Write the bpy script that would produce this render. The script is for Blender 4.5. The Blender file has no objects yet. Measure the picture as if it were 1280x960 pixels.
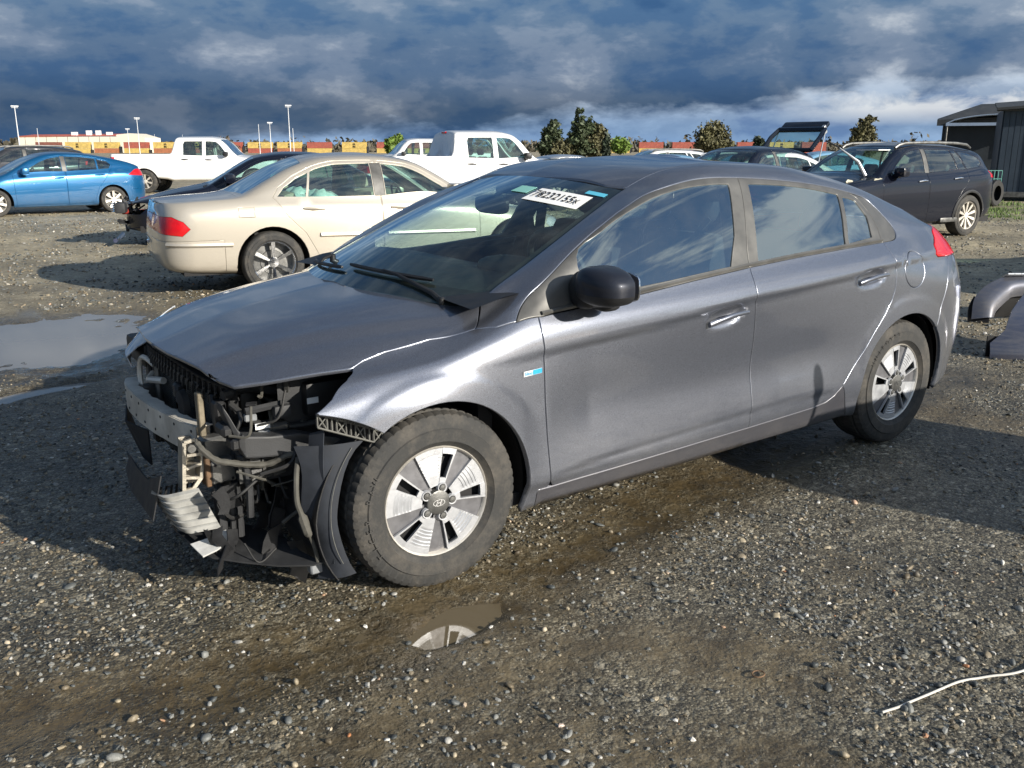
import bpy, bmesh, math, random
import numpy as np
from mathutils import Vector, Matrix
from mathutils.geometry import delaunay_2d_cdt
random.seed(7); rng=np.random.default_rng(7)
D=bpy.data; scn=bpy.context.scene; COL=scn.collection
PI=math.pi; R=math.radians
# ------------------------------------------------------------------ camera
cam=D.cameras.new('camera'); cam.lens=32.034; cam.sensor_width=36; cam.clip_start=.05; cam.clip_end=20000
co=D.objects.new('camera',cam); COL.objects.link(co)
CY,CP=0.61265,0.25180
cf=Vector((math.sin(CY)*math.cos(CP),math.cos(CY)*math.cos(CP),-math.sin(CP)))
cr=Vector((math.cos(CY),-math.sin(CY),0)); cu=cr.cross(cf)
m=Matrix((cr,cu,-cf)).transposed().to_4x4(); m.translation=Vector((-1.4801,-3.4179,1.4729)); co.matrix_world=m
scn.camera=co
scn.view_settings.view_transform='Standard'; scn.view_settings.look='None'
scn.view_settings.exposure=0.62; scn.view_settings.gamma=1
# ------------------------------------------------------------------ sun and sky
SUNV=Vector((.9,-2.5,1.0)).normalized(); EL=math.asin(SUNV.z); AZ=math.atan2(SUNV.x,SUNV.y)
sun=D.lights.new('sun','SUN'); sun.energy=4.9; sun.angle=R(.5); sun.color=(1,.93,.82)
so=D.objects.new('sun',sun); COL.objects.link(so); so.rotation_euler=SUNV.to_track_quat('Z','Y').to_euler(); so.location=(0,0,30)
wd=D.worlds.new('World'); scn.world=wd; wd.use_nodes=True; wt=wd.node_tree; wt.nodes.clear()
def W_(t,**k):
    n=wt.nodes.new(t)
    for a,b in k.items(): setattr(n,a,b)
    return n
def wlink(a,b): wt.links.new(a,b)
def wmath(op,a,b=None,c=None,clamp=False):
    n=W_('ShaderNodeMath',operation=op,use_clamp=clamp)
    for i,v in enumerate((a,b,c)):
        if v is None: continue
        if isinstance(v,(int,float)): n.inputs[i].default_value=v
        else: wlink(v,n.inputs[i])
    return n.outputs[0]
def wramp(fac,stops,interp='EASE'):
    n=W_('ShaderNodeValToRGB'); wlink(fac,n.inputs[0]); cr_=n.color_ramp; cr_.interpolation=interp
    while len(cr_.elements)<len(stops): cr_.elements.new(.5)
    for e,(p,c) in zip(cr_.elements,stops): e.position=p; e.color=c if len(c)==4 else (*c,1)
    return n.outputs[0]
def wmix(f,a,b,blend='MIX'):
    n=W_('ShaderNodeMix',data_type='RGBA',blend_type=blend)
    for i,v in ((0,f),(6,a),(7,b)):
        if isinstance(v,(int,float)): n.inputs[i].default_value=v
        elif isinstance(v,tuple): n.inputs[i].default_value=(*v,1)
        else: wlink(v,n.inputs[i])
    return n.outputs[2]
sky=W_('ShaderNodeTexSky',sky_type='NISHITA',sun_disc=False,sun_elevation=EL,sun_rotation=AZ)
sky.air_density=1.2; sky.dust_density=.6; sky.ozone_density=2.0
tc=W_('ShaderNodeTexCoord'); sep=W_('ShaderNodeSeparateXYZ'); wlink(tc.outputs['Generated'],sep.inputs[0])
dx,dy,dz=sep.outputs
# azimuth / elevation of the direction, stretched so that cloud banks lie flat near the horizon
el=wmath('ARCSINE',dz); az=wmath('ARCTAN2',dx,dy)
def cvec(sx,sz,ox=0,oz=0):
    # direction-based, seamless: horizontal unit direction * sx, elevation * sz
    h=wmath('SQRT',wmath('ADD',wmath('MULTIPLY',dx,dx),wmath('MULTIPLY',dy,dy)))
    h=wmath('MAXIMUM',h,.001)
    c=W_('ShaderNodeCombineXYZ'); 
    wlink(wmath('MULTIPLY_ADD',wmath('DIVIDE',dx,h),sx,ox),c.inputs[0]); wlink(wmath('MULTIPLY',wmath('DIVIDE',dy,h),sx),c.inputs[1]); wlink(wmath('MULTIPLY_ADD',el,sz,oz),c.inputs[2])
    return c.outputs[0]
def wnoise(v,scale=1,detail=8,rough=.55,dist=0):
    n=W_('ShaderNodeTexNoise'); n.inputs['Scale'].default_value=scale; n.inputs['Detail'].default_value=detail
    n.inputs['Roughness'].default_value=rough; n.inputs['Distortion'].default_value=dist; wlink(v,n.inputs['Vector']); return n.outputs[0]
n1=wnoise(cvec(4.0,12),1.0,8,.50,.12)      # big rolls
n2=wnoise(cvec(12,27,3.1),1.0,8,.58,.12)     # ragged edges
n3=wnoise(cvec(1.6,5,7.7,1.3),1.0,5,.5)    # slow change of tone
body=wmath('ADD',wmath('MULTIPLY',n1,.50),wmath('MULTIPLY',n2,.50))
# cosine of the angle to the sun: clouds on that side are brighter
vd=W_('ShaderNodeVectorMath',operation='DOT_PRODUCT'); wlink(tc.outputs['Generated'],vd.inputs[0]); vd.inputs[1].default_value=SUNV
sd=wmath('MULTIPLY_ADD',vd.outputs['Value'],.5,.5)
cold=wramp(body,[(.33,(.024,.064,.150)),(.43,(.042,.090,.180)),(.50,(.072,.120,.200)),(.565,(.125,.170,.245)),(.66,(.27,.31,.37))])
elr=wramp(wmath('MULTIPLY_ADD',el,1/1.2,.1,clamp=True),[(.10,(.80,.80,.80)),(.13,(.62,.62,.62)),(.17,(.95,.95,.95)),(.22,(1.3,1.25,1.16)),(.34,(1.4,1.32,1.2)),(.6,(.8,.8,.8)),(1.0,(.6,.6,.6))])
cold=wmix(1.0,cold,elr,'MULTIPLY')
# gap of brighter, paler air low over the horizon towards the right (north east), ragged lower cloud edge
azr=wmath('SUBTRACT',az,.62)
gapn=wmath('ADD',wmath('MULTIPLY',wmath('SUBTRACT',n1,.5),.055),wmath('MULTIPLY',wmath('SUBTRACT',n2,.5),.05))
azs=wmath('MULTIPLY_ADD',azr,.085,.036)   # height of the cloud base, rising to the right
azs=wmath('MINIMUM',wmath('MAXIMUM',azs,-.02),.065)
gap=wmath('MULTIPLY',wmath('SUBTRACT',wmath('ADD',azs,gapn),el),70,clamp=True)
gapc=wramp(wmath('MULTIPLY',el,12,clamp=True),[(0,(.20,.33,.54)),(.25,(.19,.29,.45)),(.6,(.30,.38,.50)),(1,(.38,.43,.50))])
gapc=wmix(.85,gapc,wramp(n2,[(.36,(.55,.62,.75)),(.5,(.95,.95,.95)),(.66,(1.35,1.3,1.22))]),'MULTIPLY')
cold=wmix(wmath('MULTIPLY',gap,wmath('MULTIPLY_ADD',n3,1.0,.2,clamp=True)),cold,gapc)
# sunlit cumulus tops far right over the horizon
cum=wnoise(cvec(15,30,11.3),1.0,9,.62,.4)
cm=wmath('MULTIPLY',wmath('SUBTRACT',wmath('ADD',wmath('MULTIPLY',wmath('SUBTRACT',cum,.5),.09),.058),el),60,clamp=True)
cm=wmath('MULTIPLY',cm,wmath('MULTIPLY',wmath('SUBTRACT',el,.022),60,clamp=True))
am=wmath('MULTIPLY',wmath('SUBTRACT',azr,.255),10,clamp=True)
am=wmath('MULTIPLY',am,wmath('MULTIPLY',wmath('SUBTRACT',1.6,azr),3,clamp=True))
cold=wmix(wmath('MULTIPLY',wmath('MULTIPLY',cm,am),.62),cold,(.62,.62,.60))
# the half of the sky towards the sun: blue with bright white streaks
skb=W_('ShaderNodeVectorMath',operation='SCALE'); wlink(sky.outputs[0],skb.inputs[0]); skb.inputs['Scale'].default_value=.10
streak=wnoise(cvec(3.4,11,5.0,2.0),1.0,9,.62,.6)
cmask=wramp(streak,[(.47,(0,0,0)),(.61,(1,1,1))])
lit=wmix(cmask,wmix(.5,skb.outputs[0],(.015,.12,.31)),(.60,.64,.68))
side=wramp(sd,[(.60,(0,0,0)),(.86,(1,1,1))])
colr=wmix(side,cold,lit)
bg=W_('ShaderNodeBackground'); wlink(colr,bg.inputs[0]); bg.inputs[1].default_value=1.0
out=W_('ShaderNodeOutputWorld'); wlink(bg.outputs[0],out.inputs[0])
# ------------------------------------------------------------------ material helpers
class NT:
    def __init__(s,name):
        s.m=D.materials.new(name); s.m.use_nodes=True; s.t=s.m.node_tree; s.b=s.t.nodes['Principled BSDF']
    def n(s,t,**k):
        n=s.t.nodes.new(t)
        for a,b in k.items(): setattr(n,a,b)
        return n
    def l(s,a,b): s.t.links.new(a,b)
    def put(s,inp,v):
        if hasattr(v,'is_output'): s.l(v,inp)
        elif isinstance(v,tuple) and len(v)==3 and inp.type=='RGBA': inp.default_value=(*v,1)
        else: inp.default_value=v
    def math(s,op,a,b=None,clamp=False,c=None):
        n=s.n('ShaderNodeMath',operation=op,use_clamp=clamp)
        for i,v in enumerate((a,b,c)):
            if v is not None: s.put(n.inputs[i],v)
        return n.outputs[0]
    def co(s,kind='Object'): return s.n('ShaderNodeTexCoord').outputs[kind]
    def map(s,v,sc):
        n=s.n('ShaderNodeMapping'); s.l(v,n.inputs[0]); n.inputs['Scale'].default_value=sc; return n.outputs[0]
    def noise(s,v,scale,detail=4,rough=.5,dist=0):
        n=s.n('ShaderNodeTexNoise'); s.l(v,n.inputs['Vector']); n.inputs['Scale'].default_value=scale; n.inputs['Detail'].default_value=detail; n.inputs['Roughness'].default_value=rough; n.inputs['Distortion'].default_value=dist
        return n.outputs[0]
    def vor(s,v,scale,feature='F1',out='Distance',rand=1):
        n=s.n('ShaderNodeTexVoronoi',feature=feature); s.l(v,n.inputs['Vector']); n.inputs['Scale'].default_value=scale; n.inputs['Randomness'].default_value=rand; return n.outputs[out]
    def ramp(s,f,stops,interp='LINEAR'):
        n=s.n('ShaderNodeValToRGB'); s.l(f,n.inputs[0]); r=n.color_ramp; r.interpolation=interp
        while len(r.elements)<len(stops): r.elements.new(.5)
        for e,(p,c) in zip(r.elements,stops):
            e.position=p
            if isinstance(c,(int,float)): c=(c,c,c)
            e.color=(*c,1)
        return n.outputs[0]
    def mix(s,f,a,b,blend='MIX'):
        n=s.n('ShaderNodeMix',data_type='RGBA',blend_type=blend); s.put(n.inputs[0],f); s.put(n.inputs[6],a); s.put(n.inputs[7],b); return n.outputs[2]
    def bump(s,h,strength=.3,dist=.01):
        n=s.n('ShaderNodeBump'); s.l(h,n.inputs['Height']); n.inputs['Strength'].default_value=strength; n.inputs['Distance'].default_value=dist; s.l(n.outputs[0],s.b.inputs['Normal']); return n.outputs[0]
    def set(s,**k):
        for a,v in k.items(): s.put(s.b.inputs[a.replace('_',' ')],v)
        return s.m
def plain(name,col,rough=.5,metal=0,var=.25,scale=9,bump=0,**k):
    """plain stuff with slight uneven tone and gloss"""
    q=NT(name); v=q.co(); n=q.noise(v,scale,5,.6)
    lo=tuple(c*(1-var) for c in col); hi=tuple(min(1,c*(1+var)) for c in col)
    c=q.ramp(n,[(.3,lo),(.7,hi)])
    q.set(Base_Color=c,Roughness=q.ramp(n,[(.3,max(.02,rough-.08)),(.7,min(1,rough+.08))]),Metallic=metal,**k)
    if bump: q.bump(q.noise(v,scale*14,3),bump,.004)
    return q.m
def paint(name,col,metal=.55,rough=.33,flake=.35,dirt=.5,dirtcol=(.20,.17,.13),dtop=.55,coat=1.0):
    q=NT(name); v=q.co()
    f=q.noise(v,900,1,.5); base=q.ramp(f,[(.3,tuple(c*(1-flake) for c in col)),(.7,tuple(c*(1+flake) for c in col))])
    sp=q.n('ShaderNodeSeparateXYZ'); q.l(v,sp.inputs[0])
    h=q.math('MULTIPLY',q.math('SUBTRACT',dtop,sp.outputs[2]),1/.4,clamp=True)
    g=q.ramp(q.noise(v,5,8,.7),[(.35,0),(.7,1)])
    g2=q.ramp(q.noise(q.map(v,(3,3,14)),3,5,.6),[(.4,.25),(.7,1)])
    d=q.math('MULTIPLY',q.math('MULTIPLY',q.math('MULTIPLY_ADD',h,.85,c=.02),q.math('ADD',g,g2)),dirt,clamp=True)
    if not dirt: d=q.math('MULTIPLY',h,0)
    q.set(Base_Color=q.mix(d,base,dirtcol),Metallic=q.math('MULTIPLY',q.math('SUBTRACT',1,d),metal),
          Roughness=q.math('MULTIPLY_ADD',d,.3,clamp=True,c=rough),Coat_Weight=q.math('MULTIPLY',q.math('SUBTRACT',1,q.math('MULTIPLY',d,.9),clamp=True),coat),Specular_IOR_Level=.5*coat,Coat_Roughness=.04)
    return q.m
def glassmat(name,tint=(.72,.86,.82),refl=1.0,ior=1.52,dirt=.06):
    """a thin pane: tinted see-through film plus mirror reflection by Fresnel"""
    q=NT(name); t=q.t; t.nodes.remove(q.b); o=t.nodes['Material Output']
    tr=q.n('ShaderNodeBsdfTransparent'); tr.inputs[0].default_value=(*tint,1)
    gl=q.n('ShaderNodeBsdfGlossy'); gl.inputs['Roughness'].default_value=.012; gl.inputs[0].default_value=(refl*.80,refl*.94,refl,1)
    ge=q.n('ShaderNodeNewGeometry'); dt=q.n('ShaderNodeVectorMath',operation='DOT_PRODUCT'); q.l(ge.outputs['Normal'],dt.inputs[0]); q.l(ge.outputs['Incoming'],dt.inputs[1])
    f0=((ior-1)/(ior+1))**2; cs=q.math('ABSOLUTE',dt.outputs['Value']); sch=q.math('POWER',q.math('SUBTRACT',1,cs,clamp=True),5)   # Schlick, same from both faces
    fr=q.math('MULTIPLY_ADD',sch,1-f0,c=f0)
    mx=q.n('ShaderNodeMixShader'); q.l(q.math('MULTIPLY',fr,2.6,clamp=True),mx.inputs[0]); q.l(tr.outputs[0],mx.inputs[1]); q.l(gl.outputs[0],mx.inputs[2])
    df=q.n('ShaderNodeBsdfDiffuse'); df.inputs[0].default_value=(.35,.33,.28,1)
    m2=q.n('ShaderNodeMixShader'); q.l(q.ramp(q.noise(q.co(),6,6,.65),[(.4,0.01),(.8,dirt*2)]),m2.inputs[0]); q.l(mx.outputs[0],m2.inputs[1]); q.l(df.outputs[0],m2.inputs[2])
    q.l(m2.outputs[0],o.inputs[0]); return q.m
M={}
M['grey']=paint('grey_metallic_paint',(.175,.188,.224),.72,.28,.6,.28,(.17,.16,.145))
M['beige']=paint('champagne_metallic_paint',(.50,.455,.38),.35,.35,.15,.35)
M['blue']=paint('blue_metallic_paint',(.004,.10,.25),.45,.3,.3,.2)
M['white']=paint('white_paint',(.80,.80,.79),0,.3,.02,.12)
M['black']=paint('black_paint',(.006,.008,.016),0,.2,.2,.02,coat=.5)
M['dgrey']=paint('dark_grey_paint',(.04,.042,.048),.3,.3,.3,.1,coat=.6)
M['silver']=paint('silver_paint',(.50,.52,.54),.5,.3,.2,.2)
M['ltblue']=paint('light_blue_paint',(.25,.48,.68),.3,.3,.2,.2)
M['navy']=paint('dark_blue_paint',(.02,.035,.10),.3,.3,.3,.2)
M['glass']=glassmat('pale_green_glass',(.62,.82,.76),1,1.52)
M['glassd']=glassmat('tinted_glass',(.16,.2,.21),1,1.52)
M['plastic']=plain('black_plastic',(.013,.0135,.015),.5,0,.35,14,.15)
M['plasticg']=plain('grey_plastic',(.026,.027,.029),.6,0,.3,14,.15)
M['trim']=plain('satin_dark_trim',(.10,.098,.092),.34,.2,.3,6)
M['rubber']=plain('black_rubber',(.018,.018,.018),.7,0,.3,20)
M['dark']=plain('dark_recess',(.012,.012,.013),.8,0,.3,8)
M['chrome']=plain('chrome',(.75,.76,.78),.12,1,.08,8)
M['alu']=plain('aluminium',(.66,.62,.55),.42,.45,.22,7,.2)
M['steel']=plain('dull_steel',(.15,.15,.145),.45,.7,.4,9,.2)
M['cast']=plain('cast_bracket',(.40,.37,.31),.5,.5,.3,16,.3)
M['rust']=plain('rusty_steel',(.15,.09,.05),.7,.3,.5,20,.4)
M['fabric']=plain('seat_fabric',(.035,.036,.04),.9,0,.3,30,.4)
M['cream']=plain('cream_upholstery',(.42,.36,.28),.8,0,.15,20,.2)
M['red']=plain('red_lamp_lens',(.60,.006,.010),.12,0,.2,10,0,Coat_Weight=.5)
M['lens']=plain('clear_lamp_lens',(.45,.47,.5),.12,0,.3,10,0,Coat_Weight=1.0)
M['white_pl']=plain('white_plastic',(.75,.75,.74),.5,0,.08,9)
M['paper']=plain('white_paper',(.82,.82,.80),.8,0,.04,9)
M['ink']=plain('black_print',(.01,.01,.01),.6,0,.1,9)
M['condenser']=None
# ------------------------------------------------------------------ object helpers
def tag(o,label=None,cat=None,group=None,kind=None):
    if label: o['label']=label
    if cat: o['category']=cat
    if group: o['group']=group
    if kind: o['kind']=kind
    return o
def empty(name,loc=(0,0,0),rz=0,label=None,cat=None,group=None):
    o=D.objects.new(name,None); COL.objects.link(o); o.location=loc; o.rotation_euler=(0,0,rz); o.empty_display_size=.2
    return tag(o,label,cat,group)
def link(name,me,parent=None,mat=None):
    if mat is not None and len(me.materials)==0: me.materials.append(mat)
    o=D.objects.new(name,me); COL.objects.link(o); o.parent=parent; return o
def mesh(name,V,F,mat,parent=None,smooth=False,N=None,angle=None):
    me=D.meshes.new(name); me.from_pydata([tuple(map(float,v)) for v in V],[],[tuple(int(i) for i in f) for f in F])
    me.validate(clean_customdata=False)
    if smooth or N is not None: me.polygons.foreach_set('use_smooth',[True]*len(me.polygons))
    if N is not None: me.normals_split_custom_set_from_vertices([tuple(map(float,n)) for n in N])
    if angle: me.set_sharp_from_angle(angle=R(angle))
    me.update(); return link(name,me,parent,mat)
class MB:
    """collects shapes, builds ONE mesh"""
    def __init__(s): s.V=[]; s.F=[]
    def add(s,V,F):
        b=len(s.V); s.V+= [tuple(v) for v in V]; s.F+= [tuple(i+b for i in f) for f in F]; return s
    def box(s,x0,x1,y0,y1,z0,z1,bev=0,M_=None):
        bm=bmesh.new(); bmesh.ops.create_cube(bm,size=1)
        for v in bm.verts: v.co=Vector(((x0+x1)/2+v.co.x*(x1-x0),(y0+y1)/2+v.co.y*(y1-y0),(z0+z1)/2+v.co.z*(z1-z0)))
        if bev: bmesh.ops.bevel(bm,geom=bm.edges[:],offset=bev,segments=2 if bev>.01 else 1,affect='EDGES',profile=.6)
        if M_ is not None: bmesh.ops.transform(bm,matrix=M_,verts=bm.verts)
        bm.verts.index_update(); s.add([v.co[:] for v in bm.verts],[[v.index for v in f.verts] for f in bm.faces]); bm.free(); return s
    def tube(s,pts,r,n=8,close=True):
        pts=[Vector(p) for p in pts]; rr=r if hasattr(r,'__len__') else [r]*len(pts); V=[];F=[]; up=None
        for i,p in enumerate(pts):
            t=(pts[min(i+1,len(pts)-1)]-pts[max(i-1,0)]).normalized()
            if up is None: up=t.orthogonal().normalized()
            up=(up-t*up.dot(t)).normalized(); b=t.cross(up)
            for k in range(n):
                a=2*PI*k/n; V.append(p+(up*math.cos(a)+b*math.sin(a))*rr[i])
        for i in range(len(pts)-1):
            for k in range(n): F.append((i*n+k,i*n+(k+1)%n,(i+1)*n+(k+1)%n,(i+1)*n+k))
        if close: F.append(tuple(range(n-1,-1,-1))); F.append(tuple((len(pts)-1)*n+k for k in range(n)))
        return s.add(V,F)
    def lathe(s,prof,n=32,axis='y',c=(0,0,0),rfun=None,a0=0,a1=2*PI):
        """prof: (axial, radius)"""
        full=abs(a1-a0-2*PI)<1e-6; m=n if full else n+1; V=[];F=[]
        for j,(h,r) in enumerate(prof):
            for k in range(m):
                a=a0+(a1-a0)*k/n; q=r*(rfun(j,k) if rfun else 1); x,z=q*math.cos(a),q*math.sin(a)
                V.append((c[0]+x,c[1]+h,c[2]+z) if axis=='y' else ((c[0]+x,c[1]+z,c[2]+h) if axis=='z' else (c[0]+h,c[1]+x,c[2]+z)))
        for j in range(len(prof)-1):
            for k in range(n): F.append((j*m+k,j*m+(k+1)%m,(j+1)*m+(k+1)%m,(j+1)*m+k))
        return s.add(V,F)
    def prism(s,poly,fn,thick):
        """poly 2D, fn(u,v,w)->3D, w 0..thick"""
        n=len(poly); V=[fn(u,v,0) for u,v in poly]+[fn(u,v,thick) for u,v in poly]
        return s.add(V,[tuple(range(n)),tuple(range(2*n-1,n-1,-1))]+[(k,(k+1)%n,n+(k+1)%n,n+k) for k in range(n)])
    def sheet(s,P,thick=.003):
        """P: grid [i][j] of points -> thin two-sided sheet"""
        a=np.array(P,float); ni,nj=a.shape[:2]
        du=np.gradient(a,axis=0); dv=np.gradient(a,axis=1); N=np.cross(du,dv); N/=np.maximum(np.linalg.norm(N,axis=2,keepdims=True),1e-9)
        V=[tuple(v) for v in (a+N*thick/2).reshape(-1,3)]+[tuple(v) for v in (a-N*thick/2).reshape(-1,3)]; F=[];q=ni*nj
        for i in range(ni-1):
            for j in range(nj-1):
                k=(i*nj+j,i*nj+j+1,(i+1)*nj+j+1,(i+1)*nj+j); F.append(k); F.append(tuple(x+q for x in k[::-1]))
        e=[i*nj for i in range(ni)]+[(ni-1)*nj+j for j in range(1,nj)]+[i*nj+nj-1 for i in range(ni-2,-1,-1)]+[j for j in range(nj-2,0,-1)]
        for k in range(len(e)): F.append((e[k],e[(k+1)%len(e)],e[(k+1)%len(e)]+q,e[k]+q))
        return s.add(V,F)
    def build(s,name,mat,parent=None,smooth=False,angle=38):
        o=mesh(name,s.V,s.F,mat,parent)
        bm=bmesh.new(); bm.from_mesh(o.data); bmesh.ops.recalc_face_normals(bm,faces=bm.faces); bm.to_mesh(o.data); bm.free()
        if smooth:
            o.data.polygons.foreach_set('use_smooth',[True]*len(o.data.polygons)); o.data.set_sharp_from_angle(angle=R(angle))
        return o
def textmesh(s,size,extrude=.0008,font=None,bold=0):
    c=D.curves.new('writing','FONT'); c.body=s; c.size=size; c.extrude=extrude; c.align_x='CENTER'; c.align_y='CENTER'; c.resolution_u=3; c.offset=bold
    o=D.objects.new('writing',c); COL.objects.link(o); dg=bpy.context.evaluated_depsgraph_get(); me=D.meshes.new_from_object(o.evaluated_get(dg))
    D.objects.remove(o); D.curves.remove(c); return me
def place_text(name,s,size,mat,parent,M_,extrude=.0008,bold=0):
    me=textmesh(s,size,extrude,bold=bold); me.transform(M_); me.materials.clear(); return link(name,me,parent,mat)
def frame(o,x,y):
    """matrix with local x,y axes and origin"""
    x=Vector(x).normalized(); y=Vector(y); y=(y-x*y.dot(x)).normalized(); z=x.cross(y)
    m_=Matrix((x,y,z)).transposed().to_4x4(); m_.translation=Vector(o); return m_
def copy_tree(o,parent=None,name=None):
    c=o.copy(); COL.objects.link(c)
    if parent: c.parent=parent
    for ch in o.children: copy_tree(ch,c)
    return c
def pchip(xk,yk,x):
    xk=np.asarray(xk,float); yk=np.asarray(yk,float); x=np.clip(x,xk[0],xk[-1])
    if len(xk)==1: return np.full_like(x,yk[0])
    h=np.diff(xk); d=np.diff(yk)/h
    m=np.zeros(len(xk)); m[0]=d[0]; m[-1]=d[-1]
    for i in range(1,len(xk)-1):
        if d[i-1]*d[i]>0:
            w1=2*h[i]+h[i-1]; w2=h[i]+2*h[i-1]; m[i]=(w1+w2)/(w1/d[i-1]+w2/d[i])
    i=np.clip(np.searchsorted(xk,x,side='right')-1,0,len(xk)-2)
    t=(x-xk[i])/h[i]; t2=t*t; t3=t2*t
    return (2*t3-3*t2+1)*yk[i]+(t3-2*t2+t)*h[i]*m[i]+(-2*t3+3*t2)*yk[i+1]+(t3-t2)*h[i]*m[i+1]
def gsm(A,sig,axis=0):
    if sig<=0: return A
    r=int(3*sig)+1; k=np.exp(-.5*(np.arange(-r,r+1)/sig)**2); k/=k.sum()
    A=np.moveaxis(A,axis,0)
    lo=2*A[:1]-A[r:0:-1]; hi=2*A[-1:]-A[-2:-r-2:-1]
    B=np.concatenate([lo,A,hi]); out=sum(k[j]*B[j:j+A.shape[0]] for j in range(2*r+1))
    return np.moveaxis(out,0,axis)
class Surf:
    """half-body surface: u runs along the car, s across from sill to centreline"""
    def __init__(s,rows,x0,x1,nx=440,k=8,rear=None,front=None,sigx=4,sigs=1.5,flare=(),bumps=()):
        # rear=(uw,[xe per row],pw)  wraps the tail round to the centreline
        u=np.linspace(x0,x1,nx); s.u=u; R=len(rows); s.R=R; s.k=k
        X=np.zeros((nx,R));Wd=np.zeros((nx,R));Z=np.zeros((nx,R))
        for i,row in enumerate(rows):
            kx=[q[0] for q in row]
            xx=u.copy(); f=np.ones(nx)
            for end,sg in ((rear,1),(front,-1)):
                if not end: continue
                uw,xe,pw=end; xe=xe[i] if hasattr(xe,'__len__') else xe
                lim=x1 if sg>0 else x0
                t=np.clip((u-uw)/(lim-uw),0,1); a=t*math.pi/2
                on=t>0
                xx=np.where(on,uw+(xe-uw)*np.sin(a),xx)
                f=np.where(on,np.maximum(np.cos(a),0)**pw,f)
            wv=pchip(kx,[q[1] for q in row],xx); zv=pchip(kx,[q[2] for q in row],xx)
            s0=sigx
            wv=gsm(wv,s0); zv=gsm(zv,s0)
            X[:,i]=xx; Wd[:,i]=wv*f; Z[:,i]=zv
        t=np.linspace(0,R-1,(R-1)*k+1)
        def cross(A):
            B=np.stack([pchip(np.arange(R),A[j],t) for j in range(nx)]); return gsm(B,sigs,1)
        G=np.stack([cross(X),-cross(Wd),cross(Z)],2)
        G[:,:,1]=np.minimum(G[:,:,1],0); G[:,-1,1]=0
        s.G=G; s.ns=G.shape[1]
        s.normals()
        for fn in bumps:
            G+=s.N*fn(G)[...,None]
        if bumps: s.normals()
        s.arc=np.r_[0,np.cumsum(np.linalg.norm(np.diff(G[nx//2],axis=0),axis=1))]
    def normals(s):
        G=s.G; du=np.gradient(G,axis=0); ds=np.gradient(G,axis=1)
        N=np.cross(du,ds); n=np.linalg.norm(N,axis=2,keepdims=True); N=N/np.maximum(n,1e-9)
        N[:,-1,1]=0; s.N=N/np.maximum(np.linalg.norm(N,axis=2,keepdims=True),1e-9)
    def ev(s,uv,A=None):
        A=s.G if A is None else A
        uv=np.asarray(uv,float)
        a=np.clip((uv[:,0]-s.u[0])/(s.u[1]-s.u[0]),0,len(s.u)-1.001); b=np.clip(uv[:,1],0,s.ns-1.001)
        i=a.astype(int); j=b.astype(int); a=(a-i)[:,None]; b=(b-j)[:,None]
        return A[i,j]*(1-a)*(1-b)+A[i+1,j]*a*(1-b)+A[i,j+1]*(1-a)*b+A[i+1,j+1]*a*b
    def inv(s,pts,c):
        """(x,z) for c=2 or (x,y) for c=1 -> (u,s)"""
        out=[]
        sj=np.arange(s.ns)
        for x,v in pts:
            lo,hi=(0,s.ns-1)
            u=x; si=s.ns/2
            for _ in range(12):
                col=s.ev(np.c_[np.full(s.ns,u),sj]); 
                f=col[:,c]-v
                if c==2: 
                    k=np.where((f[:-1]<=0)&(f[1:]>0))[0]
                    k=k[0] if len(k) else (0 if f[0]>0 else s.ns-2)
                else:
                    k=np.where((f[:-1]<=0)&(f[1:]>0))[0]
                    k=k[-1] if len(k) else (s.ns-2 if v>=0 else 0)
                si=k+np.clip(f[k]/(f[k]-f[k+1]+1e-12),0,1)
                xx=s.ev([(u,si)])[0,0]
                if abs(xx-x)<1e-4: break
                u=np.clip(u+(x-xx),s.u[0],s.u[-1])
            out.append((u,si))
        return np.array(out)
# ------------------------------------------------------------------ cutting a body surface into panels
def pip(P,poly):
    x,y=P[:,0],P[:,1]; r=np.zeros(len(P),bool); n=len(poly); j=n-1
    for i in range(n):
        xi,yi=poly[i]; xj,yj=poly[j]
        c=((yi>y)!=(yj>y)); 
        with np.errstate(divide='ignore',invalid='ignore'): r^= c&(x<(xj-xi)*(y-yi)/(yj-yi+1e-15)+xi)
        j=i
    return r
def resample(poly,step,closed=True):
    out=[]; n=len(poly)
    for i in range(n if closed else n-1):
        a=np.array(poly[i]); b=np.array(poly[(i+1)%n]); k=max(1,int(math.ceil(np.linalg.norm(b-a)/step)))
        for q in range(k): out.append(a+(b-a)*q/k)
    return out
def smoothpoly(pts,n=6,closed=False):
    """Catmull-Rom through open point list"""
    P=[np.array(p,float) for p in pts]; P=[2*P[0]-P[1]]+P+[2*P[-1]-P[-2]]; o=[]
    for i in range(1,len(P)-2):
        for k in range(n):
            t=k/n; o.append(.5*((2*P[i])+(P[i+1]-P[i-1])*t+(2*P[i-1]-5*P[i]+4*P[i+1]-P[i+2])*t*t+(3*P[i]-P[i-1]-3*P[i+1]+P[i+2])*t**3))
    o.append(P[-2]); return [tuple(q) for q in o]
def to2(S,uv): uv=np.asarray(uv,float); return np.c_[uv[:,0],np.interp(uv[:,1],np.arange(S.ns),S.arc)]
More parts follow.
